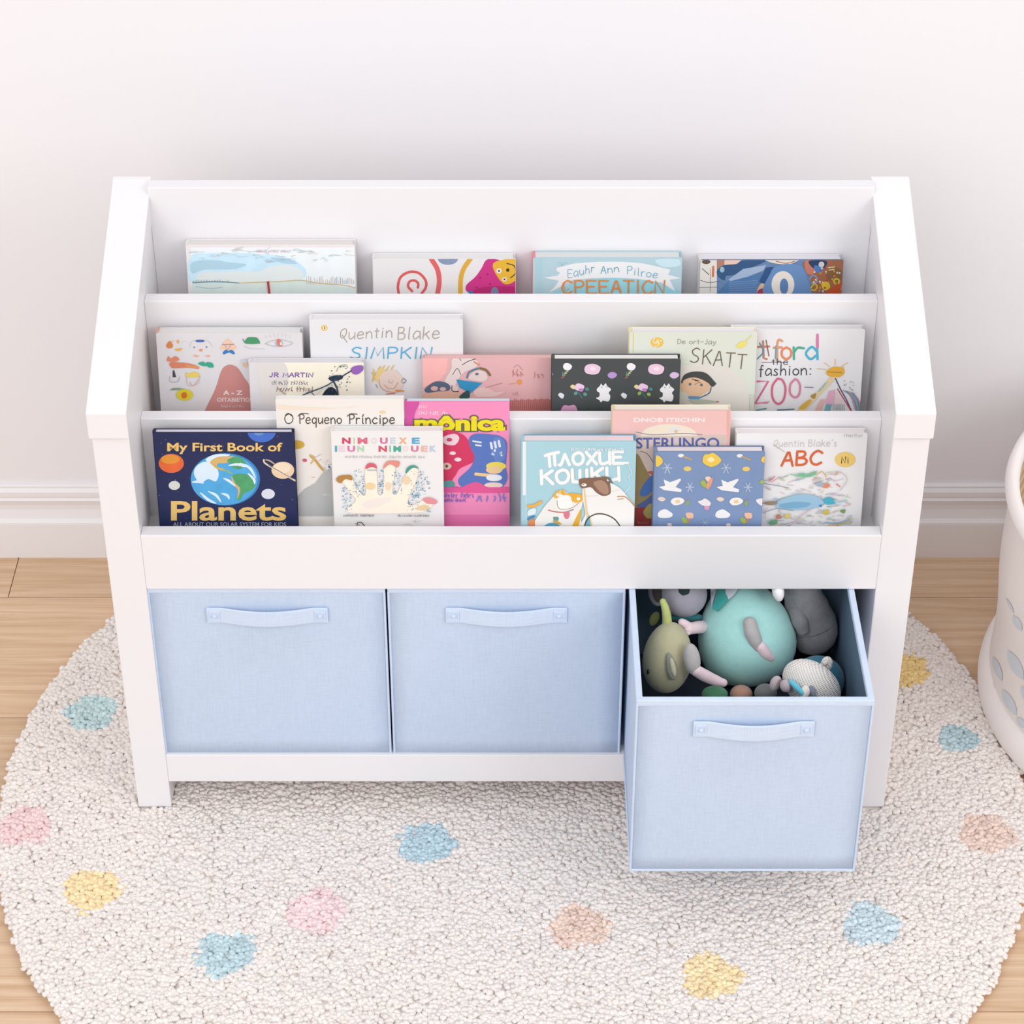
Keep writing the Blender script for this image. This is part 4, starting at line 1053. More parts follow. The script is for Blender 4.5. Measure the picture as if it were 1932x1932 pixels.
a = book('hand', 'white picture book with a painted open hand and multicoloured block letters', 'front', 624.5, 835, 813, .0125, .0095, '#f2f0ef', '#f5f1ea', '#f6f4f3')
a.F(*R6)
mat('skin_wash', '#f3e2d2', .6, .1, noise=.07, nscale=120)
for ch, x0, x1, c in (('N', 585, 650, '#d8486a'), ('I', 672, 682, '#b8d8a0'), ('M', 703, 778, '#e07088'), ('O', 805, 850, '#ecdde0'), ('U', 873, 932, '#dd7ba8'), ('E', 950, 992, '#c9dbe4'), ('X', 1015, 1078, '#f2b48a'), ('E', 1115, 1175, '#5fb2d6')): a.type(c, ch, x0, 425, x1, 473, .05)
for ch, x0, x1, c in (('I', 530, 548, '#5fb2d6'), ('E', 560, 610, '#f0d6dc'), ('U', 625, 685, '#e07fb0'), ('N', 700, 752, '#b8dcb8'), ('N', 862, 926, '#dc5a6e'), ('I', 944, 956, '#7fc4a8'), ('M', 975, 1033, '#4fae98'), ('O', 1045, 1090, '#f2dfe2'), ('U', 1108, 1166, '#e27fa6'), ('E', 1185, 1235, '#edbcae'), ('K', 1250, 1300, '#c3d0e6')): a.type(c, ch, x0, 487, x1, 533, .05)
a.scrawl('#c4bfbe', 3, 605, 560, 1220, 578, 6, 11)
def speck(x0, y0, x1, y1, n, s): a.dots(['#7fb2d2', '#a9cfe2', '#5f8fb4', '#c4dde8'], x0, y0, x1, y1, n, 5, s)
speck(585, 800, 660, 975, 50, 1); speck(670, 665, 755, 870, 60, 2); speck(860, 665, 905, 850, 36, 3); speck(965, 680, 1040, 850, 36, 4); speck(1110, 670, 1250, 860, 70, 5); speck(1080, 850, 1170, 980, 44, 6)
a.blob('skin_wash', [(640, 990), (690, 900), (650, 840), (600, 770), (560, 740), (600, 705), (655, 720), (690, 790), (745, 860), (768, 830), (760, 720), (770, 650), (835, 650), (850, 720), (855, 840), (890, 850), (905, 740), (905, 650), (960, 620), (990, 650), (975, 760), (970, 840), (1000, 850), (1040, 770), (1080, 690), (1130, 650), (1165, 680), (1140, 770), (1100, 850), (1085, 920), (1130, 930), (1220, 890), (1270, 900), (1260, 950), (1150, 990)])
a.ell('#f4d6a8', 800, 790, 40, 28); a.ell('#f2d9b8', 1075, 745, 32, 34); a.ell('#f5dcc0', 935, 790, 26, 32); a.blob('#f6ece4', [(740, 920), (860, 880), (960, 880), (900, 930), (780, 960)])
a.blob('#b98a4e', [(540, 742), (570, 710), (650, 706), (662, 745), (610, 738), (575, 768)]); a.blob('#e06a78', [(765, 640), (790, 615), (835, 622), (850, 655), (810, 645), (768, 660)]); a.line('#b9c4cc', 12, [(780, 668), (845, 668)], False)
a.blob('#e8988a', [(900, 640), (930, 600), (1000, 598), (1025, 610), (1005, 648), (950, 625), (905, 655)]); a.blob('#4fa092', [(1068, 680), (1085, 645), (1130, 630), (1168, 655), (1120, 652), (1075, 690)])
a.blob('#e89aa0', [(1200, 885), (1250, 875), (1305, 900), (1295, 925), (1240, 925), (1205, 905)]); a.blob('#ecd2a8', [(1140, 965), (1200, 930), (1250, 945), (1235, 975)])
a.line('#8fc0d0', 8, [(1240, 960), (1232, 975), (1255, 985)])
a.scrawl('#8f8a88', 3.5, 597, 1003, 832, 1020, 2, 12); a.scrawl('#8f8a88', 3.5, 1005, 1003, 1248, 1020, 2, 13)
a.line('#55504e', 7, [(700, 1085), (705, 1065), (730, 1062), (755, 1085)]); a.line('#8d8886', 4, [(690, 1070), (720, 1085)]); a.line('#c9c6c4', 4, [(1050, 1080), (1090, 1075), (1120, 1090)]); a.dots(['#cac6c4'], 1130, 1035, 1190, 1060, 8, 4, 5)
finish('hand')

a = book('magenta', 'hot pink comic paperback with chunky yellow title lettering', 'front', 763, 961.4, 757, .0065, 0, '#ee7fb6', '#c95aa0', '#d3e2ea', hard=False, back='#cfe4ea')
a.F(*R6)
mat('pink_wash', '#e68ab4', .45, .3, noise=.06, nscale=14)
a.rect('pink_wash', 1050, 140, 1870, 1010)
a.blob('#d75aa6', [(1050, 140), (1170, 150), (1140, 240), (1120, 330), (1050, 340)])
a.scrawl('#f7d3e2', 3.5, 1165, 178, 1240, 202, 1, 14); a.scrawl('#fbe3ec', 5, 1165, 222, 1385, 250, 3, 15)
a.type('#6d6a58', 'm\u00f4nica', 1122, 248, 1836, 384, .10); a.type('#f2e227', 'm\u00f4nica', 1134, 258, 1824, 374, .045)
a.blob('#d93f68', [(1340, 400), (1480, 390), (1560, 470), (1600, 590), (1480, 660), (1440, 720), (1340, 820)])
a.blob('#f3d9e3', [(1355, 420), (1440, 395), (1475, 430), (1440, 480), (1365, 470)]); a.ell('#d24a70', 1400, 440, 22, 14); a.ell('#f8e6ee', 1425, 542, 24, 13); a.ell('#f8e6ee', 1465, 590, 26, 15)
a.blob('#5f7cc4', [(1550, 430), (1600, 395), (1720, 400), (1790, 415), (1838, 470), (1830, 640), (1840, 740), (1780, 810), (1620, 800), (1500, 800), (1470, 740), (1560, 650), (1590, 570), (1560, 500)])
a.blob('#6d8ccf', [(1740, 430), (1800, 430), (1832, 500), (1815, 590), (1760, 610), (1720, 520)])
for x, y in ((1715, 485), (1745, 478), (1775, 470)): a.line('#e7ecf8', 18, [(x, y - 20), (x + 8, y + 20)], False)
a.line('#e7ecf8', 12, [(1580, 450), (1640, 460)]); a.line('#e7ecf8', 12, [(1600, 480), (1640, 485)]); a.dots(['#e7ecf8', '#c6d3ee'], 1725, 520, 1800, 560, 6, 10, 2)
a.ell('#f0dc62', 1755, 640, 76, 32); a.ell('#f0cf9a', 1740, 668, 62, 30); a.line('#f0cf9a', 24, [(1600, 700), (1720, 712)], False); a.ell('#eef0f4', 1740, 728, 60, 26); a.ell('#f1d9cc', 1735, 785, 70, 22); a.ell('#f3e0d6', 1690, 820, 44, 16)
a.blob('#4a63a8', [(1340, 740), (1400, 790), (1470, 800), (1440, 830), (1340, 820)]); a.ell('#e2c8b8', 1380, 640, 36, 26); a.ell('#7a4a50', 1380, 640, 10, 12); a.blob('#5fa0a0', [(1350, 760), (1420, 750), (1440, 790), (1360, 800)])
a.rect('#df5f9f', 1050, 800, 1870, 840); a.blob('#e9609c', [(1480, 810), (1600, 760), (1700, 800), (1860, 800), (1860, 840), (1480, 840)])
a.scrawl('#8d6fc6', 7, 1350, 846, 1590, 878, 2, 16); a.scrawl('#7f86d0', 9, 1600, 850, 1838, 905, 2, 17); a.scrawl('#8d6fc6', 6, 1350, 886, 1530, 908, 2, 18)
finish('magenta')

a = book('cats', 'sky blue picture book with white lettering above two cartoon animals', 'front', 984, 1200.7, 832.5, .017, .0155, '#aed5de', '#a8d4e4', '#f2e4e8', back='#63a4c0')
a.F(*R7)
mat('sky_cover', '#a2c8d2', .45, .3, noise=.05, nscale=16); a.rect('sky_cover', 225, 722, 1560, 1760)
a.rect('#eef4f6', 170, 730, 205, 1380); a.rect('#c0e0ee', 205, 735, 222, 1760)
W_ = '#fbfaf8'
a.hand(W_, 38, '\u041f\u041b\u041e\u0425\u0418\u0415', 455, 870, 1390, 1015, 0, -25)
a.line(W_, 26, [(1260, 985), (1450, 985)], False); a.hand(W_, 40, '\u041a\u041e\u0428\u041a\u0418', 385, 1080, 1340, 1240, 0, -50)
a.scrawl('#e3f0f3', 10, 755, 800, 1420, 836, 1, 19); a.line('#e3f0f3', 9, [(1450, 1000), (1490, 1100), (1455, 1150), (1470, 1190)])
a.blob('#f1efea', [(320, 1780), (400, 1560), (540, 1390), (620, 1320), (660, 1310), (720, 1350), (850, 1360), (900, 1400), (890, 1500), (860, 1600), (840, 1780)])
a.blob('#eeb84a', [(540, 1380), (570, 1335), (615, 1320), (600, 1400), (560, 1410)]); a.blob('#f0b545', [(625, 1350), (650, 1298), (700, 1350), (780, 1350), (890, 1370), (900, 1430), (850, 1465), (770, 1450), (750, 1390), (680, 1380)])
a.blob('#fbfaf7', [(590, 1450), (620, 1390), (720, 1375), (760, 1430), (770, 1500), (720, 1540), (620, 1540)]); a.ell('#ffffff', 845, 1418, 22, 20); a.ell('#f4f2ee', 592, 1368, 18, 20)
a.line('#a98874', 7, [(585, 1440), (595, 1510), (640, 1545), (760, 1530), (850, 1470)]); a.line('#cf6f74', 14, [(480, 1555), (560, 1575), (680, 1580), (780, 1550)]); a.blob('#de7f92', [(668, 1580), (735, 1578), (735, 1640), (700, 1665), (672, 1640)]); a.line('#8790a8', 10, [(700, 1575), (785, 1545)])
a.blob('#eab23c', [(850, 1580), (880, 1560), (860, 1700), (830, 1780), (760, 1780)]); a.line('#efb458', 36, [(235, 1510), (310, 1500), (390, 1455)]); a.blob('#dfeff4', [(235, 1560), (320, 1530), (320, 1600), (235, 1620)]); a.blob('#4d8fb8', [(230, 1650), (300, 1620), (320, 1640), (240, 1680)])
a.blob('#e88f5e', [(245, 1680), (310, 1670), (310, 1780), (250, 1780)]); a.blob('#6c9d98', [(540, 1640), (600, 1640), (600, 1680), (550, 1680)]); a.blob('#d8a94a', [(535, 1680), (600, 1690), (640, 1730), (560, 1715)])
a.blob('#5fa6c8', [(420, 1780), (470, 1720), (560, 1710), (640, 1760), (640, 1790)])
a.blob('#f6f5f2', [(910, 1780), (930, 1600), (900, 1430), (900, 1290), (980, 1230), (1200, 1220), (1340, 1280), (1440, 1390), (1530, 1520), (1560, 1780)])
a.blob('#efd0a2', [(905, 1290), (925, 1290), (960, 1560), (1010, 1700), (1010, 1790), (960, 1780), (930, 1560)]); a.poly('#77b8cc', [(905, 1780), (930, 1680), (980, 1610), (1000, 1790)])
a.blob('#8a6a58', [(850, 1190), (900, 1170), (1050, 1160), (1180, 1148), (1220, 1190), (1240, 1330), (1200, 1375), (1130, 1380), (1060, 1340), (1000, 1280), (930, 1285), (875, 1280)])
a.blob('#b18f7c', [(1030, 1220), (1120, 1190), (1190, 1240), (1215, 1330), (1180, 1362), (1120, 1340), (1070, 1290)]); a.ell('#f6f4f0', 914, 1248, 32, 18); a.ell('#f6f4f0', 1212, 1188, 20, 16); a.ell('#8d857c', 905, 1244, 10, 8)
a.blob('#6c7d80', [(1180, 1150), (1230, 1165), (1262, 1225), (1235, 1220)]); a.line('#dccbc8', 6, [(930, 1385), (1080, 1380)]); a.line('#e4d3d2', 5, [(1245, 1330), (1350, 1305)])
a.line('#5f5142', 16, [(910, 1770), (960, 1660), (1060, 1602), (1180, 1610), (1290, 1670), (1370, 1780)]); a.line('#fbfaf8', 24, [(1400, 1350), (1475, 1272)], False, True)
a.line('#c79a6c', 14, [(1320, 1390), (1400, 1390), (1460, 1430), (1540, 1520)]); a.line('#b58a60', 8, [(1320, 1425), (1390, 1415)])
finish('cats')

a = book('salmon', 'salmon pink picture book behind the sky blue and the denim blue books', 'front', 1155.5, 1379.8, 774, .0145, 0, '#f0c2bd', '#f0dcb8', '#f6efe2', back='#f3e6c6')
a.F(*R8)
mat('salmon_dusk', '#c9b8ae', .5, .2, noise=.08, nscale=40)
a.rect('#f2c6c2', -100, 125, 780, 310); a.rect('#eab2ab', 738, 130, 760, 1000)
a.poly('salmon_dusk', [(-100, 310), (740, 310), (740, 1000), (-100, 1000)])
a.ell('#f3e6d3', 318, 318, 205, 86, 0, 30, 180, 360); a.type('#f9ecea', 'DNOB ITIICHIN', 60, 186, 578, 218, .03)
a.ell('#e3e6ea', 360, 275, 44, 22); a.ell('#e5c77c', 368, 285, 14, 12)
a.line('#8f93a8', 6, [(75, 290), (200, 310), (420, 300), (560, 310)]); a.type('#5f69a6', 'STERLINGO', 75, 330, 685, 412, .02)
a.blob('#9c8a5c', [(70, 470), (150, 560), (220, 720), (230, 1000), (60, 1000)]); a.line('#7c6d54', 5, [(110, 430), (160, 450), (210, 520)])
a.blob('#4f76b8', [(105, 730), (140, 660), (205, 600), (215, 680), (170, 745), (120, 760)]); a.blob('#5a6aa0', [(80, 830), (140, 790), (210, 740), (215, 810), (150, 840)]); a.blob('#c27060', [(160, 580), (215, 575), (210, 610)])
a.rect('#9e3f3c', 60, 840, 150, 1000); a.blob('#b0a25c', [(135, 860), (190, 810), (230, 900), (190, 925), (140, 900)]); a.rect('#a24440', 130, 920, 240, 1000); a.scrawl('#c77f78', 3.5, 85, 940, 180, 960, 1, 20)
finish('salmon')

a = book('denim', 'denim blue picture book patterned with white birds, clouds and yellow flowers', 'front', 1236, 1444, 852, .0145, .0155, '#7f95bc', '#8298be', '#f1e9ec', back='#5f74a4')
a.F(*R8)
mat('denim', '#788eb3', .5, .25, noise=.06, nscale=40); a.rect('denim', 235, 425, 1030, 1000)
for dx in (0, 428):
    a.ell('#f3f1f4', 405 + dx, 462, 22, 13); a.line('#d9b45c', 16, [(425 + dx, 470), (485 + dx, 492)], False, True); a.line('#d2ae5a', 9, [(420 + dx, 468), (480 + dx, 490)], False)
    a.ell('#f0cf72', 452 + dx, 558, 28, 17)
    for k in range(6): a.line('#c3cfe2', 6, [(305 + dx, 545), (305 + dx + 34 * math.cos(k * 1.05), 555 + 40 * math.sin(k * 1.05))], False)
    for k in range(6): a.line('#c3cfe2', 6, [(470 + dx * .99, 690), (470 + dx * .99 + 30 * math.cos(k * 1.05), 692 + 36 * math.sin(k * 1.05))], False)
    a.poly('#f6f5f6', [(245 + dx * .98, 690), (290 + dx * .98, 680), (278 + dx * .98, 635), (325 + dx * .98, 655), (400 + dx * .98, 628), (405 + dx * .98, 640), (365 + dx * .98, 690), (410 + dx * .98, 708), (405 + dx * .98, 727), (320 + dx * .98, 718), (280 + dx * .98, 712)])
    a.blob('#ecd9cc', [(238 + dx, 770), (265 + dx, 762), (292 + dx, 778), (270 + dx, 795), (242 + dx, 785)])
    a.blob('#f5f3f2', [(330 + dx, 795), (355 + dx, 770), (400 + dx, 768), (430 + dx, 790), (405 + dx, 815), (355 + dx, 822)]); a.ell('#efd59c', 380 + dx, 796, 18, 13); a.line('#b98f78', 12, [(430 + dx, 790), (475 + dx, 775)], False, True); a.blob('#93b06a', [(440 + dx, 800), (465 + dx, 790), (460 + dx, 822), (445 + dx, 825)])
    a.blob('#f3f2f4', [(235 + dx * .98, 895), (250 + dx * .98, 865), (290 + dx * .98, 852), (325 + dx * .98, 870), (345 + dx * .98, 890), (325 + dx * .98, 912), (255 + dx * .98, 914)])
    a.blob('#f0c3a4', [(440 + dx, 880), (490 + dx, 880), (492 + dx, 915), (455 + dx, 920)]); a.blob('#a5b95c', [(412 + dx, 910), (450 + dx, 925), (445 + dx, 955), (415 + dx, 945)]); a.line('#d08a70', 12, [(470 + dx, 920), (455 + dx, 950)], False)
    a.ell('#e9d6d2', 322 + dx, 965, 18, 12)
a.blob('#f3cf58', [(562, 495), (575, 455), (610, 448), (635, 440), (665, 455), (698, 490), (680, 520), (650, 535), (620, 542), (575, 520)]); a.blob('#f9ecc0', [(595, 490), (625, 470), (650, 490), (625, 508)])
a.blob('#f3cf58', [(225, 460), (265, 480), (268, 515), (225, 540)]); a.blob('#f3cf58', [(1000, 470), (1030, 465), (1030, 515), (990, 500)])
a.blob('#a8bd5a', [(545, 655), (575, 640), (595, 685), (570, 690)]); a.blob('#f2d9c8', [(580, 620), (610, 612), (632, 640), (600, 650)]); a.blob('#e7a58a', [(600, 650), (635, 618), (628, 670), (600, 705), (588, 685)])
a.blob('#f1e9ec', [(528, 795), (555, 785), (580, 772), (620, 800), (610, 828), (560, 822)]); a.blob('#e2a0c0', [(575, 830), (610, 828), (605, 855), (580, 852)])
a.blob('#f0eaf0', [(950, 785), (985, 772), (1020, 780), (1020, 820), (980, 820)]); a.blob('#a8bd5a', [(975, 650), (1005, 635), (1015, 670), (990, 665)])
for k in range(6): a.line('#a9bad6', 6, [(580, 950), (580 + 30 * math.cos(k * 1.05), 950 + 25 * math.sin(k * 1.05))], False)
finish('denim')

a = book('alphabet', 'white picture book with orange-red capitals and a yellow disc, on the front tier', 'front', 1390.5, 1637, 817.5, .0145, 0, '#f1f0f1', '#f4f1f1', '#f3ebeb')
a.F(*R8)
a.hand('#c9cacd', 5, "Quentin Blake's", 1080, 348, 1540, 398, .1, -5); a.line('#c0c1c4', 5, [(1075, 385), (1110, 400), (1160, 435)])
a.hand('#dc6a3f', 17, 'ABC', 1138, 435, 1425, 535, .12, -12)
a.ell('#f0cf78', 1602, 490, 75, 55); a.hand('#5a4a30', 8, 'N', 1575, 470, 1605, 515); a.hand('#5a4a30', 6, 'i', 1612, 470, 1632, 515)
a.scrawl('#c9c9cc', 4, 1590, 300, 1730, 325, 1, 21)
rg = random.Random(11)
for i in range(150):
    x, y = rg.uniform(1000, 1640), rg.uniform(585, 965)
    if x > 1560 and y < 700: continue
    c = rg.choice(['#b9c6cf', '#d8c9c0', '#c9d8b8', '#e2c4c4', '#bcd6e4', '#ddd0a8', '#cfc3dd', '#aab4ba'])
    a.line(c, rg.uniform(3, 6), [(x, y), (x + rg.uniform(-30, 40), y + rg.uniform(-14, 14)), (x + rg.uniform(0, 70), y + rg.uniform(-16, 16))])
a.blob('#7fc09a', [(1230, 600), (1290, 580), (1320, 590), (1390, 565), (1370, 600), (1300, 612)]); a.line('#9fd0ae', 8, [(1200, 590), (1260, 600), (1300, 620)])
a.line('#d9b07c', 7, [(1390, 595), (1430, 570), (1460, 610)]); a.line('#c9c0b8', 5, [(1520, 600), (1550, 570), (1600, 600), (1610, 640), (1560, 710)]); a.line('#e07d6a', 8, [(1535, 660), (1560, 680)]); a.line('#e8a48c', 8, [(1525, 595), (1550, 580)])
a.blob('#9fc6de', [(1105, 790), (1180, 755), (1280, 735), (1360, 740), (1420, 770), (1440, 800), (1370, 840), (1200, 850), (1110, 835)]); a.blob('#7fb0d0', [(1120, 810), (1240, 790), (1350, 800), (1300, 830), (1160, 838)])
a.blob('#4fb0c8', [(1445, 770), (1490, 755), (1530, 790), (1500, 810), (1450, 805)]); a.line('#9fd4dc', 8, [(1520, 785), (1560, 790), (1610, 780)]); a.blob('#3f8fbf', [(1405, 815), (1430, 810), (1425, 830)])
a.blob('#e58f6c', [(1430, 680), (1460, 655), (1490, 668), (1465, 690)]); a.blob('#a9b8c6', [(1380, 660), (1420, 645), (1450, 670), (1410, 680)]); a.line('#d98a96', 8, [(1045, 640), (1085, 605)]); a.line('#e0a0a8', 6, [(1065, 645), (1110, 615)])
a.blob('#9a8a74', [(1000, 800), (1060, 785), (1110, 800), (1060, 815)]); a.blob('#c8876f', [(1095, 890), (1120, 880), (1135, 905), (1105, 915)]); a.blob('#e3cf7a', [(1160, 885), (1190, 875), (1200, 900), (1170, 910)]); a.blob('#6fae84', [(1045, 935), (1090, 920), (1105, 945), (1060, 960)])
a.blob('#d2c060', [(1440, 860), (1475, 845), (1480, 880), (1450, 885)]); a.blob('#7aa060', [(1560, 855), (1600, 845), (1590, 875)]); a.line('#8fb4d8', 8, [(1450, 940), (1540, 945), (1630, 920)]); a.line('#d8c070', 8, [(1480, 960), (1560, 955), (1635, 930)])
a.line('#8d969c', 5, [(1000, 655), (1100, 670), (1190, 690)]); a.line('#8fa0a8', 5, [(1000, 870), (1100, 840), (1220, 850)]); a.line('#d3b2c2', 6, [(1200, 960), (1280, 890), (1360, 835)])
finish('alphabet')

# ================================================================= stuffed toys in the open bin
RX, UP, TO = Vector((1, 0, 0)), Vector((0, S, C)), Vector((0, -C, S))
T1 = (1190, 1100, 7.728); T2 = (1420, 1100, 7.728)


def tp(fr, X, Y, D): return on_D(fr[0] + X / fr[2], fr[1] + Y / fr[2], D)


def tl(fr, n, D): return n / fr[2] * D / FPX


def axes(rot):
    a = math.radians(rot); return (RX * math.cos(a) + UP * math.sin(a), TO, -RX * math.sin(a) + UP * math.cos(a))


def puff(fr, X, Y, D, rx, ry, rd=None, rot=0, egg=0, bm=None, fn=None):
    """soft stuffed lump: half sizes rx, ry as seen in the photograph, rd its half depth in metres"""
    bm = bm or bmesh.new(); a = axes(rot)
    return ellipsoid(bm, tp(fr, X, Y, D), a, (tl(fr, rx, D), rd or tl(fr, min(rx, ry), D), tl(fr, ry, D)), egg, fn=fn)


def limb(fr, pts, rad, D, bm=None, flat=1.0):
    bm = bm or bmesh.new()
    Ds = D if isinstance(D, (list, tuple)) else [D] * len(pts)
    return sweep(bm, [tp(fr, x, y, d) for (x, y), d in zip(pts, Ds)], [tl(fr, r, D[0] if isinstance(D, (list, tuple)) else D) for r in rad], 16)


def plush(name, base, label):
    return empty(name, base, label, 'stuffed toy', 'stuffed toys in the open bin')


def fur(name, h, bump=.5, bs=900, nz=.08): return mat(name, h, .95, .08, noise=nz, nscale=150, bump=bump, bscale=bs, sheen=.3)


def part(name, bm, m, root):
    o = obj(name, bm, m, None); o.parent = root; o.location = (0, 0, 0)
    o.matrix_parent_inverse = Matrix.Translation(-root.location)
    return o


# dark blanket under the toys: added, shade of the gaps put into its colour
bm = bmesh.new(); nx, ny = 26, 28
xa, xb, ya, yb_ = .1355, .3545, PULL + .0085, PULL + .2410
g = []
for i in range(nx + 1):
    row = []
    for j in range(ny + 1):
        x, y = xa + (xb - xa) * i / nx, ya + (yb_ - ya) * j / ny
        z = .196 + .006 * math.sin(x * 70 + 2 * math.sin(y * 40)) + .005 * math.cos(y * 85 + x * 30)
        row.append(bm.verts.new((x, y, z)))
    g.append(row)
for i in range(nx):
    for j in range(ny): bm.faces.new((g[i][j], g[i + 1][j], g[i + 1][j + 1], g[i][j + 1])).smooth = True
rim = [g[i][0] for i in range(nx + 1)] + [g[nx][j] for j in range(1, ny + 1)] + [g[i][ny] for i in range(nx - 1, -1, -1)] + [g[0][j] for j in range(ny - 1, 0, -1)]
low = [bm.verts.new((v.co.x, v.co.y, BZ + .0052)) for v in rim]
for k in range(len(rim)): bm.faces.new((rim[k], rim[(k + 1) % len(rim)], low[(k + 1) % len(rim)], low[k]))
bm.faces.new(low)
tag(obj('dark_filler', bm, mat('filler', '#3a4250', .95, .05, noise=.15, nscale=90, bump=.4, bscale=700)), 'added shade-coloured blanket lying beneath the stuffed toys in the open bin', 'filler')

# olive sprout plush
D = 2.555
r = plush('sprout_plush', tp(T1, 560, 1500, D), 'olive green round plush with a lime sprout, left in the open bin')
b = part('body', puff(T1, 535, 1085, D, 360, 525, .0255, rot=-8, egg=.06), fur('olive_plush', '#b7b394'), r)
part('sprout', limb(T1, [(530, 600), (525, 480), (505, 370), (470, 270)], [72, 66, 58, 48], [2.556, 2.552, 2.55, 2.549]), fur('lime_plush', '#b9c278'), r)
bm = puff(T1, 590, 1215, 2.5285, 78, 205, .0035, rot=12, egg=.2)
part('fin', bm, fur('fin_plush', '#8f9487'), r)
part('fin', puff(T1, 615, 1230, 2.5255, 42, 140, .0026, rot=12), fur('fin_inner', '#c2bea4'), r)
part('eye', puff(T1, 255, 1290, 2.5405, 22, 42, .0022, rot=-15), mat('bead_eye', '#16191f', .25, .5), r)
part('leaf', puff(T1, 345, 520, 2.565, 66, 110, .0028, rot=-25), fur('leaf_plush', '#5d6338'), r)

# lilac-grey plush at the back
D = 2.585
r = plush('lilac_plush', tp(T1, 770, 480, D), 'lilac grey plush head with a dark nose behind the olive plush')
part('head', puff(T1, 775, 165, D, 340, 335, .0215), fur('lilac_plush_fur', '#a3a0ac'), r)
part('nose', puff(T1, 782, 120, 2.567, 105, 112, .004), fur('nose_felt', '#2c3c3e'), r)
part('ear', puff(T1, 375, 150, 2.587, 118, 190, .006, rot=12), fur('ear_grey', '#7c7c86'), r)
part('ear_lining', puff(T1, 385, 150, 2.5805, 70, 140, .003, rot=12), fur('ear_dark', '#3a3437'), r)
part('scarf', puff(T1, 800, 500, 2.597, 270, 70, .012), fur('scarf_teal', '#2f7f86'), r)

# big teal plush
D = 2.60
r = plush('teal_plush', tp(T1, 1700, 1480, D), 'large teal egg-shaped plush with grey and pink limbs in the open bin')
part('body', puff(T1, 1672, 720, D, 705, 800, .046, rot=11, egg=.2), fur('teal_plush_fur', '#a6d8d4', .35), r)


def on_egg(X, Y, up=0.0):
    q = ((X - 1690) / 700) ** 2 + ((Y - 690) / 815) ** 2
    return D - .046 * math.sqrt(max(.02, 1 - q)) - up


gm, pm = fur('grey_felt', '#b3b0af', .5, 1200, .12), fur('pink_felt', '#e3ced4', .2)
part('arm', limb(T1, [(1735, 590), (1765, 720), (1810, 830), (1850, 920)], [100, 112, 104, 84], [on_egg(1735, 590, .001), on_egg(1765, 720, .001), on_egg(1810, 830, .001), on_egg(1850, 920, .001)]), gm, r)
part('hand', limb(T1, [(1895, 930), (1960, 1020), (2030, 1080), (2098, 1075)], [86, 88, 76, 46], [on_egg(1895, 930, .003), on_egg(1960, 1020, .003), on_egg(2030, 1080, .003), on_egg(2098, 1075, .003)]), pm, r)
bm = limb(T1, [(1110, 635), (980, 645), (850, 665)], [92, 90, 84], [2.60, 2.570, 2.56])
limb(T1, [(860, 650), (790, 595), (745, 570)], [74, 62, 54], [2.56, 2.558, 2.557], bm); limb(T1, [(850, 670), (838, 720)], [62, 44], [2.56, 2.558], bm)
part('hand', bm, pm, r)
part('leg', puff(T1, 893, 1110, 2.525, 122, 232, .0085, rot=8), gm, r)
part('foot', limb(T1, [(960, 1280), (1080, 1350), (1220, 1415), (1350, 1455)], [88, 92, 84, 62], [2.525, 2.53, 2.535, 2.535]), pm, r)


def patch(pts, up=.0012):
    bm = bmesh.new(); P = [(v.x, v.y) for v in (Vector((x, y, 0)) for x, y in pts)]
    # subdivide the outline into a draped sheet with thickness
    top = []; cx = sum(p[0] for p in P) / len(P); cy = sum(p[1] for p in P) / len(P); rings = []
    dense = []
    for i in range(len(P)):
        for k in range(4):
            t = k / 4; dense.append((P[i][0] * (1 - t) + P[(i + 1) % len(P)][0] * t, P[i][1] * (1 - t) + P[(i + 1) % len(P)][1] * t))
    for s in (1.0, .66, .33): rings.append([bm.verts.new(tp(T1, cx + (x - cx) * s, cy + (y - cy) * s, on_egg(cx + (x - cx) * s, cy + (y - cy) * s, up))) for x, y in dense])
    c = bm.verts.new(tp(T1, cx, cy, on_egg(cx, cy, up)))
    base = [bm.verts.new(tp(T1, x, y, on_egg(x, y, -.004))) for x, y in dense]
    n = len(dense)
    for a_, b_ in ((base, rings[0]), (rings[0], rings[1]), (rings[1], rings[2])):
        for i in range(n): bm.faces.new((a_[i], a_[(i + 1) % n], b_[(i + 1) % n], b_[i]))
    for i in range(n): bm.faces.new((rings[2][i], rings[2][(i + 1) % n], c))
    return bm


part('collar', patch([(1270, 40), (1360, 40), (1375, 130), (1420, 245), (1385, 290), (1255, 415), (1185, 370), (1225, 230)]), fur('collar_teal', '#3fa8a2', .2), r)
part('bib', patch([(1370, 30), (1600, 30), (1510, 170), (1425, 240), (1380, 140)], .0008), fur('bib_lilac', '#d3d6e2', .2), r)
part('bib', patch([(1165, 60), (1262, 60), (1215, 230), (1180, 350), (1165, 220)], .0006), fur('bib_lilac', '#d3d6e2', .2), r)
part('paw', puff(T2, 375, 140, 2.553, 88, 132, .009, rot=10, egg=-.15), fur('paw_white', '#f3eff2', .2), r)

# grey plush
D = 2.615
r = plush('grey_plush', tp(T2, 900, 1000, D), 'dark grey fleecy plush at the right of the teal plush')
gf = fur('grey_fleece', '#86868a', .9, 700, .22)
part('body', limb(T2, [(700, -20), (730, 150), (790, 380), (850, 580), (880, 690)], [250, 275, 335, 375, 372], [2.588, 2.594, 2.606, 2.617, 2.62], flat=.8), gf, r)
part('arm', limb(T2, [(640, 430), (690, 560), (730, 680)], [105, 115, 90], [2.588, 2.585, 2.588]), gf, r)

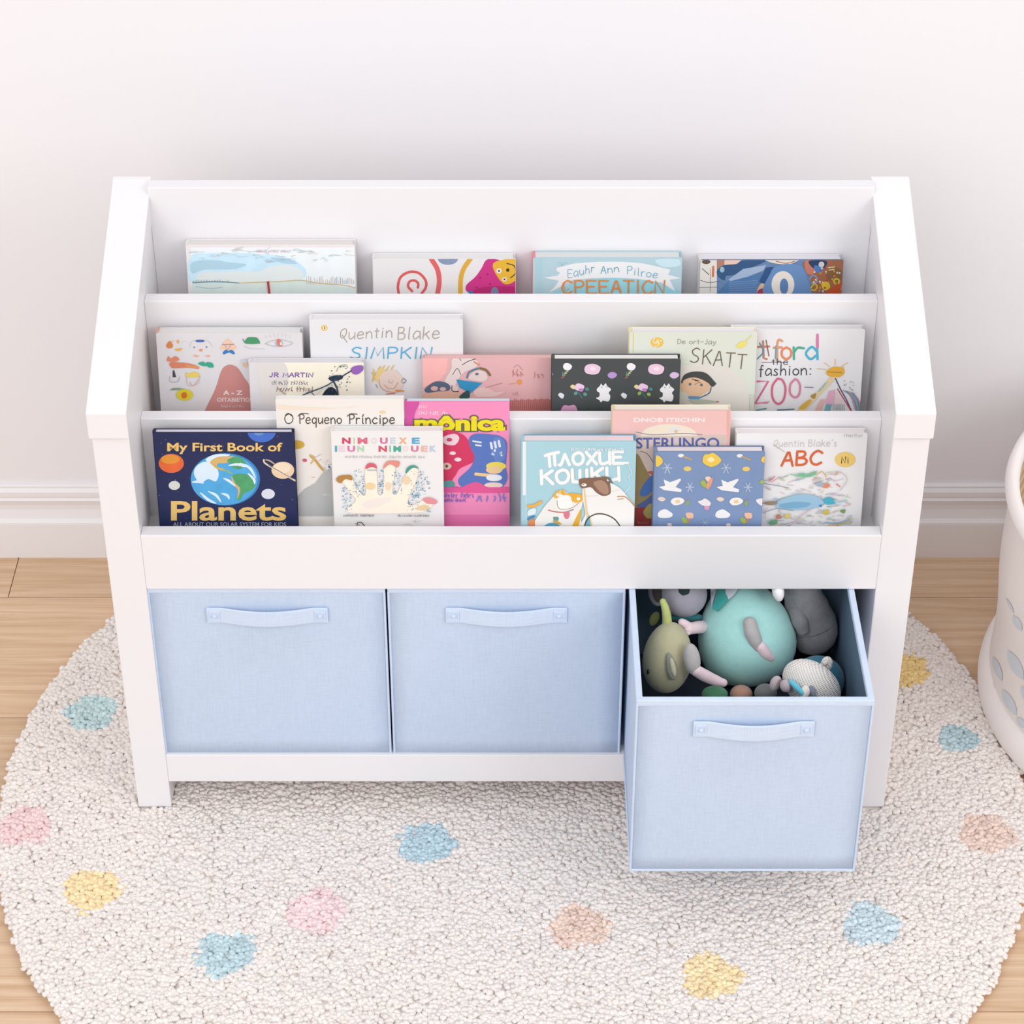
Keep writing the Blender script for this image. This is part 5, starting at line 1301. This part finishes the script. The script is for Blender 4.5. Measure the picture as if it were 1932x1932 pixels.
# blue plush under the knitted one
r = plush('blue_plush', tp(T2, 950, 1600, 2.575), 'deep blue plush half hidden behind the white knitted toy')
part('body', puff(T2, 955, 1420, 2.575, 385, 365, .027), fur('blue_plush_fur', '#3f84a0'), r)

# white knitted toy
km = bpy.data.materials.new('white_knit'); km.use_nodes = True
nt = km.node_tree; bs = nt.nodes['Principled BSDF']; bs.inputs['Base Color'].default_value = (*lin('#e9e5e1'), 1); bs.inputs['Roughness'].default_value = .95; bs.inputs['Specular IOR Level'].default_value = .1
tc = nt.nodes.new('ShaderNodeTexCoord'); mp = nt.nodes.new('ShaderNodeMapping'); mp.inputs['Rotation'].default_value = (.6, .5, .3)
nt.links.new(tc.outputs['Object'], mp.inputs[0])
wa = nt.nodes.new('ShaderNodeTexWave'); wa.inputs['Scale'].default_value = 130; wa.inputs['Distortion'].default_value = 1.2; nt.links.new(mp.outputs[0], wa.inputs[0])
wb = nt.nodes.new('ShaderNodeTexWave'); wb.bands_direction = 'Z'; wb.inputs['Scale'].default_value = 170; wb.inputs['Distortion'].default_value = 1; nt.links.new(mp.outputs[0], wb.inputs[0])
ad = nt.nodes.new('ShaderNodeMath'); ad.operation = 'MULTIPLY'; nt.links.new(wa.outputs['Fac'], ad.inputs[0]); nt.links.new(wb.outputs['Fac'], ad.inputs[1])
bp = nt.nodes.new('ShaderNodeBump'); bp.inputs['Strength'].default_value = .9; bp.inputs['Distance'].default_value = .0012
nt.links.new(ad.outputs[0], bp.inputs['Height']); nt.links.new(bp.outputs['Normal'], bs.inputs['Normal'])
D = 2.502
r = plush('knitted_lamb', tp(T2, 830, 1600, D), 'small white knitted toy with round ears at the right front of the open bin')
part('head', puff(T2, 860, 1490, D, 470, 335, .026, rot=-36), km, r)
part('ear', puff(T2, 1078, 1185, 2.515, 88, 118, .006, rot=-15), km, r)
part('ear_knot', puff(T2, 1060, 1160, 2.507, 38, 42, .004), km, r)
ep = fur('ear_mauve', '#b9adb2', .3)
part('ear', puff(T2, 335, 1465, 2.494, 82, 118, .0065, rot=-22), ep, r)
part('ear', puff(T2, 480, 1500, 2.482, 82, 95, .0065, rot=10), ep, r)
part('ear_lining', puff(T2, 385, 1470, 2.4865, 26, 80, .002, rot=-24), fur('ear_taupe', '#8b7a7a', .3), r)
part('ribbon', limb(T2, [(560, 1440), (640, 1520), (720, 1600)], [38, 44, 46], [2.478, 2.474, 2.473]), fur('ribbon_blue', '#68c3da', .1), r)
part('ear', puff(T2, 765, 1590, 2.474, 72, 96, .004, rot=-18), fur('ear_cream', '#eae0d8', .3), r)
part('ear_lining', puff(T2, 875, 1580, 2.4735, 44, 95, .003, rot=20), fur('ear_slate', '#7f8b97', .3), r)

# bits showing at the front
r = plush('green_plush', tp(T1, 1230, 1640, 2.555), 'small green plush peeping out below the big teal one')
part('body', puff(T1, 1225, 1620, 2.555, 190, 125, .012), fur('green_plush_fur', '#5c9873'), r)
r = plush('peach_plush', tp(T1, 1610, 1640, 2.565), 'peach ribbed plush under the big teal one at the bin front')
part('body', puff(T1, 1610, 1620, 2.565, 165, 135, .014), fur('peach_rib', '#c69a86', .6, 400), r)
r = plush('slate_plush', tp(T2, 190, 1640, 2.55), 'slate grey plush tucked between the teal plush and the knitted toy')
part('body', puff(T2, 190, 1600, 2.55, 165, 135, .012), fur('slate_plush_fur', '#7d7f80'), r)


# ================================================================= fabric basket
bk = empty('fabric_basket', (BK[0], BK[1], 0), 'tall cream fabric basket with pale blue leaf print at the right edge', 'basket')
canvas = mat('basket_canvas', '#eae3de', .9, .1, noise=.03, nscale=25, bump=.35, bscale=1300)
canvas2 = mat('basket_binding', '#efe9e6', .85, .12, bump=.3, bscale=900)
leafm = mat('leaf_print', '#cdd3d8', .9, .1)
H = .3045


def rad(z): return .2578 + (.2665 - .2578) * max(0, min(1, (z - .07) / (H - .07))) + .0015 * math.sin(z * 40)


prof = [(rad(z), z) for z in np.linspace(.045, H, 22)]
bm, _ = lathe(prof, 128)
for f in bm.faces: f.material_index = 0


def cyl_hit(px, py):
    r = raydir(px, py); best = None
    z = .15
    for _ in range(6):
        R = rad(z) + .0007
        ox, oy = CAM.x - BK[0], CAM.y - BK[1]
        A = r.x ** 2 + r.y ** 2; B = 2 * (ox * r.x + oy * r.y); Cc = ox * ox + oy * oy - R * R
        d = B * B - 4 * A * Cc
        if d < 0: return None
        t = (-B - math.sqrt(d)) / (2 * A); p = CAM + r * t; z = p.z
    return p - Vector((BK[0], BK[1], 0))


def leaf(X, Y, ln, wd, ang):
    """printed leaf: centre in the photograph, half length, half width, angle"""
    pts = []
    for i in range(18):
        a = 2 * math.pi * i / 18
        x = ln * math.cos(a); y = wd * math.sin(a) * (1 - .55 * abs(math.cos(a)) ** 3)
        c, s = math.cos(math.radians(ang)), math.sin(math.radians(ang))
        p = cyl_hit(1690 + (X + x * c - y * s) / 2.926, 820 + (Y + x * s + y * c) / 2.926)
        if p is None: return
        pts.append(p)
    c = sum(pts, Vector()) / len(pts); R = math.hypot(c.x, c.y); k = (rad(c.z) + .0008) / R; c = Vector((c.x * k, c.y * k, c.z))
    V = [bm.verts.new(p) for p in pts]; cv = bm.verts.new(c)
    for i in range(len(V)):
        f = bm.faces.new((V[i], V[(i + 1) % len(V)], cv)); f.material_index = 1; f.normal_update()


for L_ in [(670, 1040, 48, 20, 60), (660, 1272, 92, 30, 62), (560, 1292, 72, 20, 70), (626, 1478, 82, 26, 62), (692, 1592, 40, 20, 50), (535, 1420, 90, 15, 78), (622, 1632, 62, 22, 55), (630, 945, 48, 8, 62), (568, 1000, 45, 9, 72), (548, 1085, 60, 9, 80),
           (720, 1440, 60, 24, 62), (760, 1210, 60, 24, 60), (780, 1560, 60, 24, 60), (770, 1000, 60, 22, 60), (860, 1120, 70, 26, 60), (870, 1380, 70, 26, 62), (850, 1640, 60, 24, 58), (960, 1240, 70, 26, 60), (960, 1500, 70, 26, 60), (1060, 1100, 70, 26, 60), (1080, 1380, 70, 26, 62), (1160, 1600, 60, 26, 60), (1180, 1250, 70, 26, 60)]:
    leaf(*L_)
for k in range(150):       # the print runs on round the whole basket
    th = math.radians(-95 + (k * 137.5) % 250 ); z = .065 + (k * .618 % 1) * .15
    V = []
    for i in range(14):
        a_ = 2 * math.pi * i / 14; x = .017 * math.cos(a_); y = .0062 * math.sin(a_)
        du, dz = x * .45 - y * .89, -x * .89 - y * .45
        R = rad(z + dz) + .0008; V.append(bm.verts.new((R * math.cos(th + du / R), R * math.sin(th + du / R), z + dz)))
    R = rad(z) + .0009; cv = bm.verts.new((R * math.cos(th), R * math.sin(th), z))
    for i in range(14): bm.faces.new((V[i], V[(i + 1) % 14], cv)).material_index = 1
me = bpy.data.meshes.new('body'); bm.to_mesh(me); bm.free()
link('body', me, bk, [canvas, leafm])
n = 10
bm, _ = lathe([((.2630 + .0085 * math.cos(2 * math.pi * i / n)), H + .001 + .0105 * math.sin(2 * math.pi * i / n)) for i in range(n + 1)], 128)
bmesh.ops.remove_doubles(bm, verts=bm.verts, dist=1e-5)
obj('rim_roll', bm, canvas2, bk, smooth=True)
bm, _ = lathe([(.245, .0015), (.258, .0025), (.2655, .009), (.2692, .016), (.2702, .026), (.2690, .037), (.2650, .046), (.2605, .0510), (.2565, .0520), (.2440, .050)], 128)
obj('base_roll', bm, canvas2, bk, smooth=True)
lm = bpy.data.materials.new('basket_lining'); lm.use_nodes = True
nt = lm.node_tree; bs = nt.nodes['Principled BSDF']; bs.inputs['Roughness'].default_value = .9
tc = nt.nodes.new('ShaderNodeTexCoord'); wv = nt.nodes.new('ShaderNodeTexWave'); wv.bands_direction = 'Z'; wv.inputs['Scale'].default_value = 18; wv.inputs['Distortion'].default_value = 4
nt.links.new(tc.outputs['Object'], wv.inputs[0]); mx = nt.nodes.new('ShaderNodeMix'); mx.data_type = 'RGBA'
mx.inputs[6].default_value = (*lin('#b89c78'), 1); mx.inputs[7].default_value = (*lin('#d8c3a4'), 1)
nt.links.new(wv.outputs['Fac'], mx.inputs[0]); nt.links.new(mx.outputs[2], bs.inputs['Base Color'])
bm, rg_ = lathe([(.0005, .008), (.244, .008), (.2455, .06), (.2560, H)], 96)
obj('lining', bm, lm, bk, smooth=True)
